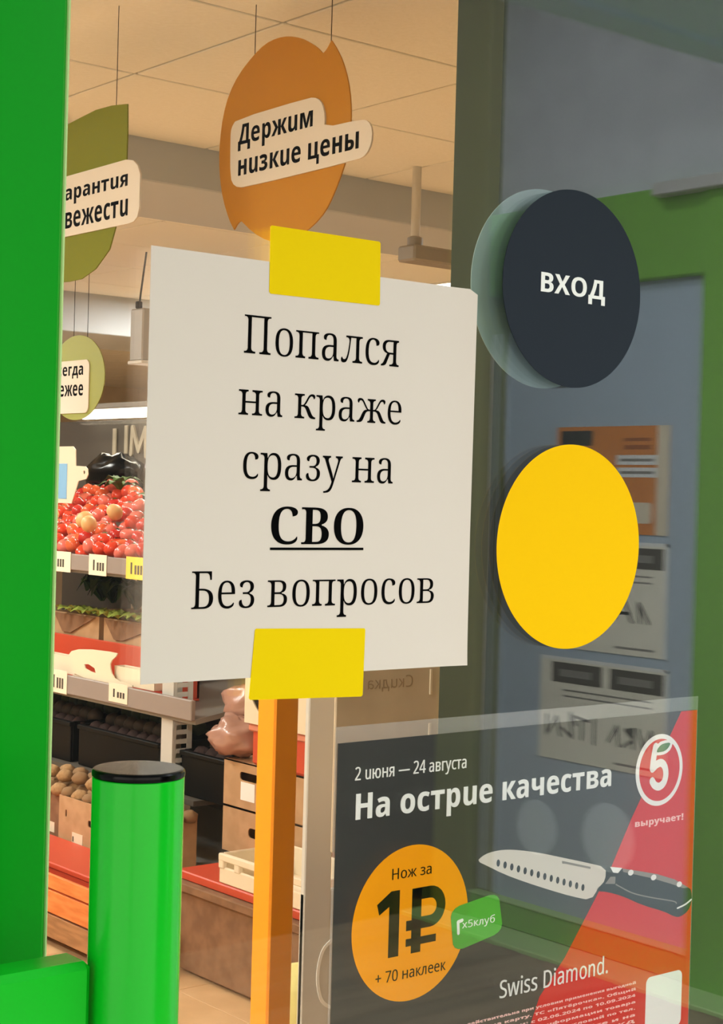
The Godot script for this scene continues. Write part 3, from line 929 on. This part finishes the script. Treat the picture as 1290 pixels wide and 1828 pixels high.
# ---------------------------------------------------------------- produce
func carton(called: String, label: String, lo: Vector3, hi: Vector3, m: Material, holes: Array = [], group := "") -> Node3D:
	# an open-topped carton; its long side faces -x and has the given openings (distance along z, height)
	var t := thing(called, label, "box", lo, 0.0, group)
	var s := hi - lo
	var k := 0.005
	var face := pierced(poly([[0, 0], [s.z, 0], [s.z, s.y], [0, s.y]]), holes)
	put("front_panel", prism(face, -k, 0.0), m, t, Vector3.ZERO, Vector3(0, -PI / 2, 0))
	put("back_panel", box(Vector3(s.x - k, 0, 0), Vector3(s.x, s.y, s.z), 0.001), m, t)
	put("side_panel", box(Vector3(k, 0, 0), Vector3(s.x - k, s.y, k), 0.001), m, t)
	put("side_panel", box(Vector3(k, 0, s.z - k), Vector3(s.x - k, s.y, s.z), 0.001), m, t)
	put("bottom", box(Vector3(k, 0, k), Vector3(s.x - k, k, s.z - k)), m, t)
	return t

func leaf_bunch(label: String, at: Vector3, size: Vector3, m: Material, n: int, group: String) -> void:
	var t := thing("leafy_greens", label, "greens", at, rng.randf_range(0, TAU), group)
	for k in n:
		var st := begin()
		var len_ := size.x * rng.randf_range(0.8, 1.3)
		var wid := size.z * rng.randf_range(0.5, 0.9)
		var droop := rng.randf_range(0.2, 0.9)
		var last := []
		for i in 6:
			var u := i / 5.0
			var p := Vector3(len_ * u, size.y * (sin(u * 2.2) - droop * u * u * 0.6), 0)
			var w := wid * sin(PI * clampf(0.08 + 0.88 * u, 0, 1)) * (1.0 + 0.25 * (i % 2))
			var row := [p + Vector3(0, 0.25 * w, -w), p, p + Vector3(0, 0.25 * w, w)]
			if i:
				quad(st, last[0], last[1], row[1], row[0], Vector3.UP)
				quad(st, last[1], last[2], row[2], row[1], Vector3.UP)
			last = row
		put("leaf", st.commit(), m, t, Vector3.ZERO, Vector3(rng.randf_range(-0.3, 0.3), TAU * k / n + rng.randf_range(-0.4, 0.4), 0))

func produce_rack() -> void:
	var r := thing("produce_rack", "tiered grey metal vegetable rack with price strips and a dark header board", "rack")
	# uprights, shelves, front strips, header board
	put("upright", box(Vector3(3.43, 0, -6.59), Vector3(3.52, 1.36, -6.51), 0.004), M.steel_light, r)
	put("upright", box(Vector3(3.43, 0, -4.41), Vector3(3.435, 1.30, -4.33), 0.001), M.steel_light, r)
	put("upright", box(Vector3(3.435, 0, -4.41), Vector3(3.52, 1.30, -4.405), 0.001), M.steel_light, r)
	put("upright", box(Vector3(3.435, 0, -4.335), Vector3(3.448, 1.30, -4.33), 0.001), M.steel_light, r)
	put("upright", box(Vector3(3.497, 0, -4.335), Vector3(3.52, 1.30, -4.33), 0.001), M.steel_light, r)
	for k in 36:
		put("rung", box(Vector3(3.448, 0.036 * k, -4.335), Vector3(3.497, 0.036 * k + 0.018, -4.33)), M.steel_light, r)
	var ramp := func(x0: float, y0: float, x1: float, y1: float, called: String, m: Material):
		var st := begin()
		add_prism(st, PackedVector2Array([Vector2(x0, y0 - 0.02), Vector2(x1, y1 - 0.02), Vector2(x1, y1), Vector2(x0, y0)]), -6.7, -4.16)
		put(called, st.commit(), m, r)
	ramp.call(3.42, 1.32, 4.25, 1.60, "shelf", M.steel)
	ramp.call(3.42, 0.80, 4.25, 0.93, "shelf", M.steel)
	ramp.call(3.42, 0.495, 4.25, 0.495, "shelf", M.board_dark)
	ramp.call(3.205, 0.20, 4.25, 0.215, "shelf", M.steel_light)
	put("price_strip", box(Vector3(3.40, 1.312, -6.7), Vector3(3.42, 1.378, -4.16), 0.003), M.strip, r)
	put("price_strip", box(Vector3(3.40, 0.795, -6.7), Vector3(3.42, 0.872, -4.16), 0.003), M.strip, r)
	put("back_panel", box(Vector3(4.26, 0, -6.7), Vector3(4.30, 1.60, -4.16)), M.board_dark, r)
	put("header_board", box(Vector3(4.30, 1.45, -7.4), Vector3(4.34, 2.0, -4.16), 0.003), M.board_dark, r)
	# price tags are clipped into the strips
	var tags := [[-5.26, -5.085, 1.30, 1.385, 0], [-4.935, -4.795, 1.30, 1.385, 0], [-4.645, -4.47, 1.30, 1.388, 1], [-5.24, -5.09, 0.792, 0.888, 0], [-4.752, -4.61, 0.805, 0.880, 0]]
	for k in tags.size():
		var e = tags[k]
		var t := thing("price_tag", ["white price tag at the far end of the upper price strip", "white price tag in the middle of the upper price strip", "yellow price tag on the upper price strip", "white price tag at the far end of the lower price strip", "white price tag below the white carton on the lower price strip"][k], "price tag", Vector3(3.399, 0, 0), -PI / 2)
		put("tag", box(Vector3(e[0], e[2], 0), Vector3(e[1], e[3], 0.002), 0.0005), M.price_yellow if e[4] else M.price, t)
		var x: float = e[0] + 0.035
		put("print", box(Vector3(x, e[2] + 0.02, 0.002), Vector3(x + 0.012, e[3] - 0.022, 0.0026)), M.board_dark, t)
		for q in 3:
			put("print", box(Vector3(x + 0.03 + 0.021 * q, e[2] + 0.02, 0.002), Vector3(x + 0.044 + 0.021 * q, e[3] - 0.032, 0.0026)), M.board_dark, t)
	# letters on the header board
	var l := Node3D.new()
	l.name = "header_lettering"
	r.add_child(l)
	l.position = Vector3(4.299, 0, 0)
	l.rotation.y = -PI / 2
	put("letter", box(Vector3(-6.278, 1.75, 0), Vector3(-6.245, 1.958, 0.01), 0.002), M.letter, l)
	put("letter", box(Vector3(-6.165, 1.83, 0), Vector3(-6.135, 1.972, 0.01), 0.002), M.letter, l)
	put("letter", stroke([[-6.10, 1.83], [-6.09, 1.96], [-6.03, 1.845], [-5.97, 1.955], [-5.96, 1.82]], 0.026, 0.0, 0.01), M.letter, l)
	# strip lamp over the rack
	var lamp := thing("strip_light", "bright white strip lamp above the dark header board of the vegetable rack", "light", Vector3(4.24, 2.03, -5.5))
	var g := paint(Color.WHITE, 0.5)
	g.emission_enabled = true
	g.emission = Color(1.0, 0.97, 0.88)
	g.emission_energy_multiplier = 4.0
	put("housing", box(Vector3(-0.04, 0.022, -1.0), Vector3(0.06, 0.05, 1.0), 0.006), M.steel, lamp)
	put("lamp_tube", tube([Vector3(0, 0, -0.98), Vector3(0, 0, 0.98)], 0.026, 16), g, lamp)
	put("bracket", box(Vector3(0.05, 0.0, -0.6), Vector3(0.10, 0.03, -0.57), 0.002), M.steel, lamp)
	put("bracket", box(Vector3(0.05, 0.0, 0.57), Vector3(0.10, 0.03, 0.6), 0.002), M.steel, lamp)
	var al := AreaLight3D.new()
	al.name = "strip_lamp_light"
	al.area_size = Vector2(0.05, 1.9)
	al.light_color = Color(1.0, 0.95, 0.84)
	al.light_energy = 0.7
	al.area_range = 15.0
	al.shadow_enabled = true
	lamp.add_child(al)
	al.rotation = Vector3(-PI / 2, 0, 0)
	al.rotate_z(-0.7)
	al.position = Vector3(-0.04, -0.04, 0)
	# tomatoes: three shades, several shapes
	var reds := [paint(Color(0.88, 0.28, 0.18), 0.2), paint(Color(0.92, 0.42, 0.26), 0.2), paint(Color(0.90, 0.46, 0.40), 0.22), paint(Color(0.78, 0.20, 0.17), 0.2)]
	var shapes := [lump(Vector3(0.036, 0.031, 0.036), 0.10, 1, 8, 12, 0.3), lump(Vector3(0.034, 0.032, 0.036), 0.14, 2, 8, 12, 0.3), lump(Vector3(0.037, 0.032, 0.037), 0.10, 3, 8, 12, 0.3)]
	var cal := begin()
	for k in 5:
		var d := Vector3(cos(TAU * k / 5), 0, sin(TAU * k / 5))
		var e := Vector3(-d.z, 0, d.x) * 0.005
		tri(cal, e + Vector3.UP * 0.004, -e + Vector3.UP * 0.004, d * 0.022, Vector3.UP)
	var calyx := cal.commit()
	for row in 9:
		var x := 3.46 + 0.07 * row
		var y := 1.355 + 0.28 / 0.83 * (x - 3.42)
		var far := -5.30 - 1.80 * (x - 3.4)
		for col in 11:
			var at := Vector3(x + rng.randf_range(-0.012, 0.012), y + 0.014 + rng.randf_range(0.0, 0.03) + 0.011 * row * col / 10.0, far + 0.078 * col + (0.04 if row % 2 else 0.0) + rng.randf_range(-0.01, 0.01))
			var shade := rng.randi() % 4
			var t := thing("tomato", ["bright red tomato", "orange-red tomato", "pinkish tomato", "deep red tomato"][shade] + " in the heap on the upper shelf of the vegetable rack", "tomato", at, rng.randf_range(0, TAU), "tomatoes on the upper shelf")
			put("fruit", shapes[rng.randi() % 3], reds[shade], t, Vector3.ZERO, Vector3(rng.randf_range(-0.9, 0.9), 0, rng.randf_range(-0.9, 0.9)))
			put("calyx", calyx, M.leaf, t, Vector3(0, 0.029, 0), Vector3(rng.randf_range(-0.2, 0.2), 0, rng.randf_range(-0.2, 0.2)))
	# peppers and onions among and beside them
	var onion := lump(Vector3(0.034, 0.040, 0.034), 0.06, 6, 8, 12)
	var onion_paint := paint(Color(0.90, 0.72, 0.48), 0.45)
	for k in 4:
		var x := 3.50 + 0.05 * (k % 5)
		var t := thing("onion", "yellow onion lying on the tomato heap of the upper shelf", "onion", Vector3(x, 1.475 + 0.34 * (x - 3.42), -5.33 - 1.8 * (x - 3.4) + rng.randf_range(0.0, 0.75)), 0.0, "onions on the upper shelf")
		put("bulb", onion, onion_paint, t, Vector3.ZERO, Vector3(rng.randf_range(-1, 1), rng.randf_range(0, 6), rng.randf_range(-1, 1)))
	for e in [[4.02, -5.72], [3.95, -5.62], [3.80, -5.06]]:
		leaf_bunch("bunch of green leaves lying on top of the tomato heap", Vector3(e[0], 1.46 + 0.34 * (e[0] - 3.42), e[1]), Vector3(0.10, 0.05, 0.03), M.leaf, 6, "green bunches on the tomatoes")
	# bags, tag holder and dark dome on the back edge of the upper shelf
	var bag := thing("plastic_bag", "shiny black plastic bag behind the tomatoes on the upper shelf", "bag", Vector3(4.135, 1.72, -6.0))
	put("bag", lump(Vector3(0.075, 0.11, 0.26), 0.35, 21, 14, 20), M.black, bag)
	var bag2 := thing("plastic_bag", "pale lilac plastic bag at the top of the tomato heap", "bag", Vector3(4.15, 1.735, -5.55))
	put("bag", lump(Vector3(0.07, 0.10, 0.15), 0.4, 22, 14, 20), paint(Color(0.82, 0.78, 0.88), 0.3), bag2)
	var holder := thing("card_holder", "cream card holder with a round tab and a blue stripe above the tomatoes", "card holder", Vector3(3.80, 0, 0), -PI / 2)
	put("card", prism(pierced(poly([[-6.02, 1.58], [-6.02, 1.845], [-5.80, 1.845], [-5.775, 1.83], [-5.770, 1.755], [-5.68, 1.752], [-5.66, 1.74], [-5.655, 1.715], [-5.67, 1.695], [-5.74, 1.685], [-5.80, 1.58]]), [disc(-5.69, 1.725, 0.009, 0.009, 14)]), 0, 0.004), M.cream, holder)
	put("blue_stripe", box(Vector3(-5.95, 1.60, 0.004), Vector3(-5.845, 1.765, 0.006), 0.001), paint(Color(0.55, 0.75, 0.90), 0.5), holder)
	# middle tier: greens in kraft boxes, a red crate and a white carton
	for e in [[-5.62, -5.22, "far"], [-5.18, -4.72, "near"]]:
		var t := carton("carton", "kraft carton filled with dark greens, %s on the middle shelf" % ("farther from the shop door" if e[2] == "far" else "nearer to the perforated upright"), Vector3(3.62, 0.90, e[0]), Vector3(4.05, 1.10, e[1]), M.kraft)
		put("flap", prism(poly([[0.02, -0.005], [0.10, -0.085], [0.17, -0.085], [e[1] - e[0] - 0.02, -0.005]]), 0, 0.004), M.kraft_dark, t, Vector3(-0.006, 0.2, 0), Vector3(0, -PI / 2, 0))
	for k in 12:
		leaf_bunch("bunch of dark leafy greens standing in a kraft carton on the middle shelf", Vector3(rng.randf_range(3.68, 4.0), 1.13 + rng.randf_range(0.0, 0.04), -5.54 + 0.072 * k), Vector3(0.10, 0.12, 0.055), M.leaf_dark if k % 4 else M.leaf, 8, "greens in the kraft cartons")
	for k in 9:
		leaf_bunch("pale green lettuce leaves hanging over the rim of a kraft carton", Vector3(3.61, 1.105, -5.45 + 0.08 * k), Vector3(0.07, 0.03, 0.025), M.leaf_light, 6, "lettuce along the carton rims")
	carton("carton", "tan carton standing behind the dark greens under the upper shelf", Vector3(4.07, 0.935, -5.7), Vector3(4.20, 1.33, -4.75), M.board_tan)
	var cr := thing("plastic_crate", "red plastic crate lying between the white carton and the kraft cartons", "crate", Vector3(3.50, 0.83, -5.62))
	put("base", box(Vector3(0, 0, 0), Vector3(0.11, 0.01, 1.2), 0.002), M.red_plastic, cr)
	put("side", box(Vector3(0.095, 0.01, 0), Vector3(0.11, 0.175, 1.2), 0.003), M.red_plastic, cr)
	put("end", box(Vector3(0, 0.01, 1.185), Vector3(0.11, 0.19, 1.2), 0.003), M.red_plastic, cr)
	put("end", box(Vector3(0, 0.01, 0), Vector3(0.11, 0.10, 0.015), 0.003), M.red_plastic, cr)
	var wc := thing("carton", "white waisted carton with a slanted hand hole on the lower price strip", "box", Vector3(3.43, 0, 0), -PI / 2)
	var front := begin()
	var shape := smooth_loop(poly([[-5.135, 0.965], [-5.02, 0.990], [-4.74, 0.998], [-4.745, 0.985], [-4.795, 0.955], [-4.790, 0.92], [-4.75, 0.885], [-4.62, 0.882], [-4.62, 0.868], [-5.10, 0.868], [-5.10, 0.93]]), 1)
	add_prism(front, pierced(shape, [poly([[-5.00, 0.926], [-4.965, 0.930], [-4.915, 0.918], [-4.905, 0.898], [-4.95, 0.902], [-4.99, 0.910]])]), 0.0, 0.005)
	put("front_panel", front.commit(), M.cream, wc)
	put("bottom", box(Vector3(-5.10, 0.868, -0.06), Vector3(-4.82, 0.873, 0.0)), M.cream, wc)
	for e in [[-5.38, -5.12], [-4.80, -4.50]]:
		carton("carton", "low cream carton %s the white waisted carton" % ("farther along than" if e[0] < -5 else "nearer the upright than"), Vector3(3.45, 0.868, e[0]), Vector3(3.50, 0.94, e[1]), M.cream)
	# lower tier: black crates with dark vegetables
	for e in [[-5.76, 0.60], [-5.09, 0.62], [-4.31, 0.30]]:
		var w: float = e[1]
		var t := thing("plastic_crate", "black plastic crate of dark beetroot below the lower price strip", "crate", Vector3(3.46, 0.497, e[0]), 0.0, "black crates of beetroot")
		put("front", box(Vector3(0, 0, 0), Vector3(0.012, 0.16, w), 0.003), M.black_plastic, t)
		put("rim", box(Vector3(-0.008, 0.15, -0.004), Vector3(0.02, 0.168, w + 0.004), 0.003), M.black_plastic, t)
		put("back", box(Vector3(0.36, 0, 0), Vector3(0.372, 0.17, w), 0.003), M.black_plastic, t)
		put("side", box(Vector3(0.012, 0, 0), Vector3(0.36, 0.17, 0.012), 0.003), M.black_plastic, t)
		put("side", box(Vector3(0.012, 0, w - 0.012), Vector3(0.36, 0.17, w), 0.003), M.black_plastic, t)
		put("bottom", box(Vector3(0.012, 0, 0.012), Vector3(0.36, 0.012, w - 0.012)), M.black_plastic, t)
	var beet := lump(Vector3(0.035, 0.032, 0.035), 0.2, 31, 8, 12)
	var beet_paints := [paint(Color(0.20, 0.12, 0.10), 0.85), paint(Color(0.24, 0.18, 0.12), 0.85), paint(Color(0.17, 0.21, 0.12), 0.8)]
	for k in 60:
		var col := k / 3
		var z := -5.71 + 0.074 * col
		if col > 16:
			z = -4.26 + 0.074 * (col - 17)
		if absf(z + 5.13) < 0.06:
			continue
		var t := thing("beetroot", ["dark purple", "brownish", "dark greenish"][k % 3] + " root vegetable heaped in a black crate below the lower price strip", "beetroot", Vector3(3.52 + 0.078 * (k % 3), 0.648 + 0.03 * (k % 3), z), rng.randf_range(0, 6), "beetroots in the black crates")
		put("root", beet, beet_paints[k % 3], t)
	# potato cartons
	for k in 3:
		var z0: float = [-5.05, -4.775, -4.445][k]
		var name_of: String = ["darker kraft carton heaped with potatoes, its corner turned to the next one", "tan kraft carton with small holes heaped with potatoes", "kraft carton of potatoes before the perforated upright"][k]
		var low := Vector3(3.20 + (0.03 if k == 0 else 0.0), 0.216, z0)
		var slots := [rounded(0.05, 0.15, 0.062, 0.178, 0.004, 3), rounded(0.225, 0.138, 0.25, 0.165, 0.008, 3)]
		var t := carton("carton", name_of, low, Vector3(3.41, 0.445, z0 + [0.27, 0.32, 0.33][k]), M.kraft_dark if k == 0 else M.kraft, slots)
		put("paper_label", box(Vector3(-0.002, 0.06, 0.11), Vector3(0.0, 0.10, 0.19)), M.cream, t)
		put("print", box(Vector3(-0.003, 0.065, 0.115), Vector3(-0.002, 0.085, 0.123)), M.board_dark, t)
	var spud := [lump(Vector3(0.032, 0.026, 0.039), 0.22, 41, 8, 12), lump(Vector3(0.031, 0.025, 0.036), 0.25, 42, 8, 12)]
	var spud_paint := [grained(Color(0.60, 0.46, 0.30), Color(0.72, 0.57, 0.39), 0.8, 0.05, Vector3(4, 4, 4), 8), paint(Color(0.55, 0.42, 0.28), 0.85)]
	for k in 52:
		var top := k >= 36
		var x := 3.235 + 0.066 * (k % 3)
		var z := -5.0 + 0.082 * (k / 3)
		if top:
			x = 3.268 + 0.066 * (k % 2)
			z = -4.96 + 0.11 * ((k - 36) / 2)
		var t := thing("potato", "brown potato in the heaped kraft cartons under the black crates", "potato", Vector3(x + rng.randf_range(-0.004, 0.004), (0.500 if top else 0.447) + rng.randf_range(0, 0.008), z), rng.randf_range(-0.4, 0.4), "potatoes in the kraft cartons")
		put("tuber", spud[k % 2], spud_paint[(k / 3) % 2], t)
	# wooden crate on the floor
	var wcr := thing("wooden_crate", "low orange wooden slatted crate on the floor before the rack", "crate", Vector3(2.90, 0, -5.2))
	for e in [[0.212, 0.262, 0], [0.125, 0.205, 0], [0.036, 0.118, 1]]:
		put("plank", box(Vector3(0, e[0], 0), Vector3(0.014, e[1], 1.36), 0.002), M.wood_brown if e[2] else M.wood_orange, wcr)
		put("plank", box(Vector3(0.014, e[0], 1.346), Vector3(0.30, e[1], 1.36), 0.002), M.wood_brown if e[2] else M.wood_orange, wcr)
	for z in [0.03, 0.66, 1.29]:
		put("corner_post", box(Vector3(0.014, 0.0, z), Vector3(0.045, 0.255, z + 0.04), 0.002), M.wood_brown, wcr)
	put("bottom", box(Vector3(0.014, 0.05, 0), Vector3(0.30, 0.06, 1.346)), M.wood_brown, wcr)
	var liner := thing("plastic_crate", "red plastic tray lying in the orange wooden crate", "crate", Vector3(2.925, 0.0605, -5.15))
	put("tray", box(Vector3(0.03, 0, 0), Vector3(0.26, 0.205, 1.24), 0.01), M.red_plastic, liner)
	put("rim", box(Vector3(0.025, 0.200, -0.005), Vector3(0.265, 0.222, 1.245), 0.004), M.red_plastic, liner)

func lower_boxes() -> void:
	var a := thing("storage_box", "large brown box on the shop floor under the white plastic crate", "box", Vector3(3.12, 0, -3.78))
	put("body", box(Vector3(0, 0.015, 0), Vector3(0.5, 0.285, 0.95), 0.004), M.kraft_dark, a)
	put("lid", box(Vector3(-0.02, 0.285, -0.02), Vector3(0.52, 0.315, 0.97), 0.004), M.kraft_dark, a)
	put("plinth", box(Vector3(0.03, 0.0, 0.03), Vector3(0.47, 0.015, 0.92)), M.kraft_dark, a)
	var r := thing("plastic_crate", "red plastic tray on the lid of the brown box", "crate", Vector3(3.13, 0.316, -3.82))
	put("tray", box(Vector3(0.0, 0, 0), Vector3(0.45, 0.03, 0.9), 0.004), M.red_plastic, r)
	var w := thing("plastic_crate", "white plastic crate with hand slots standing in the red tray", "crate", Vector3(3.135, 0.347, -3.57))
	put("front", box(Vector3(0, 0, 0), Vector3(0.012, 0.055, 0.5), 0.004), M.cream, w)
	put("front_rail", box(Vector3(-0.006, 0.075, 0), Vector3(0.012, 0.10, 0.5), 0.004), M.cream, w)
	for z in [0.0, 0.09, 0.24, 0.36, 0.47]:
		put("rib", box(Vector3(-0.004, 0.05, z), Vector3(0.012, 0.08, z + 0.03), 0.003), M.cream, w)
	put("side", box(Vector3(0.012, 0, 0), Vector3(0.28, 0.10, 0.012), 0.004), M.cream, w)
	put("side", box(Vector3(0.012, 0, 0.488), Vector3(0.28, 0.10, 0.5), 0.004), M.cream, w)
	put("back", box(Vector3(0.268, 0, 0.012), Vector3(0.28, 0.10, 0.488), 0.004), M.cream, w)
	put("bottom", box(Vector3(0.012, 0, 0.012), Vector3(0.268, 0.008, 0.488)), M.cream, w)
	var labels := ["kraft carton with a dark hand hole, lower of two stacked beside the white crate", "kraft carton with a white paper label, upper of two stacked beside the white crate"]
	for k in 2:
		var y := 0.35 + 0.168 * k
		var t := carton("carton", labels[k], Vector3(3.43, y, -3.98), Vector3(3.79, y + 0.165, -3.48), M.kraft, [rounded(0.10, 0.10, 0.21, 0.13, 0.012) if k else rounded(0.16, 0.07, 0.28, 0.105, 0.015)])
		if k == 1:
			put("paper_label", box(Vector3(-0.002, 0.03, 0.11), Vector3(0.0, 0.095, 0.195)), M.white, t)
		put("lid", box(Vector3(0.0, 0.160, 0.0), Vector3(0.36, 0.165, 0.5)), M.kraft, t)
	var c := thing("plastic_crate", "red plastic crate with cream rim on top of the stacked kraft cartons", "crate", Vector3(3.42, 0.686, -3.80))
	put("body", box(Vector3(0, 0, 0), Vector3(0.30, 0.14, 0.36), 0.01), M.red_plastic, c)
	put("rim", box(Vector3(-0.01, 0.12, -0.01), Vector3(0.31, 0.145, 0.37), 0.005), paint(Color(0.86, 0.55, 0.45), 0.5), c)
	var pink := paint(Color(0.72, 0.55, 0.48), 0.25)
	for e in [[3.47, 0.76, -3.96, 31], [3.56, 0.87, -4.02, 32], [3.60, 0.99, -3.94, 33]]:
		var t := thing("plastic_bag", "crumpled pinkish plastic bag of produce above the stacked kraft cartons", "bag", Vector3(e[0], e[1], e[2]), 0.0, "pinkish produce bags")
		put("bag", lump(Vector3(0.09, 0.07, 0.12), 0.45, e[3], 16, 22), pink, t)
	var wt := thing("carton", "tilted white carton with a dark oval hand hole beside the orange post", "box", Vector3(3.40, 0.835, -3.82), 0.0)
	var oval := smooth_loop(poly([[0.035, 0.09], [0.06, 0.105], [0.12, 0.06], [0.125, 0.03], [0.09, 0.04]]), 2)
	put("front_panel", prism(pierced(poly([[0, 0], [0.40, 0], [0.40, 0.20], [0, 0.20]]), [oval]), -0.006, 0.0), M.cream, wt, Vector3.ZERO, Vector3(0, -PI / 2, 0))
	put("back_panel", box(Vector3(0.294, 0, 0), Vector3(0.3, 0.20, 0.40), 0.001), M.cream, wt)
	put("side_panel", box(Vector3(0.006, 0, 0), Vector3(0.294, 0.20, 0.006), 0.001), M.cream, wt)
	put("side_panel", box(Vector3(0.006, 0, 0.394), Vector3(0.294, 0.20, 0.40), 0.001), M.cream, wt)
	put("bottom", box(Vector3(0.006, 0, 0.006), Vector3(0.294, 0.006, 0.394)), M.cream, wt)
	put("lid", box(Vector3(-0.002, 0.20, -0.002), Vector3(0.302, 0.206, 0.402), 0.001), M.cream, wt)
	# white label card, trolley leg and pale sack right of the orange post
	var sk := thing("paper_sack", "pale yellow sack standing beside the grey metal post", "sack", Vector3(2.62, 0.325, -2.42))
	put("sack", lump(Vector3(0.10, 0.11, 0.10), 0.12, 51, 12, 18), paint(Color(0.88, 0.84, 0.52), 0.6), sk)
	var tr := thing("trolley", "low grey wheeled trolley carrying the pale yellow sack", "trolley", Vector3(2.62, 0, -2.42))
	put("deck", box(Vector3(-0.14, 0.17, -0.14), Vector3(0.30, 0.20, 0.14), 0.006), M.steel, tr)
	for e in [[-0.11, -0.11], [0.27, -0.11], [-0.11, 0.11], [0.27, 0.11]]:
		put("leg", box(Vector3(e[0] - 0.01, 0.06, e[1] - 0.01), Vector3(e[0] + 0.01, 0.17, e[1] + 0.01), 0.002), M.steel, tr)
		put("wheel", lathe([[0.0, -0.01], [0.03, -0.01], [0.032, -0.006], [0.032, 0.006], [0.03, 0.01], [0.0, 0.01]], 20), M.black_plastic, tr, Vector3(e[0], 0.032, e[1]), Vector3(PI / 2, 0, 0))
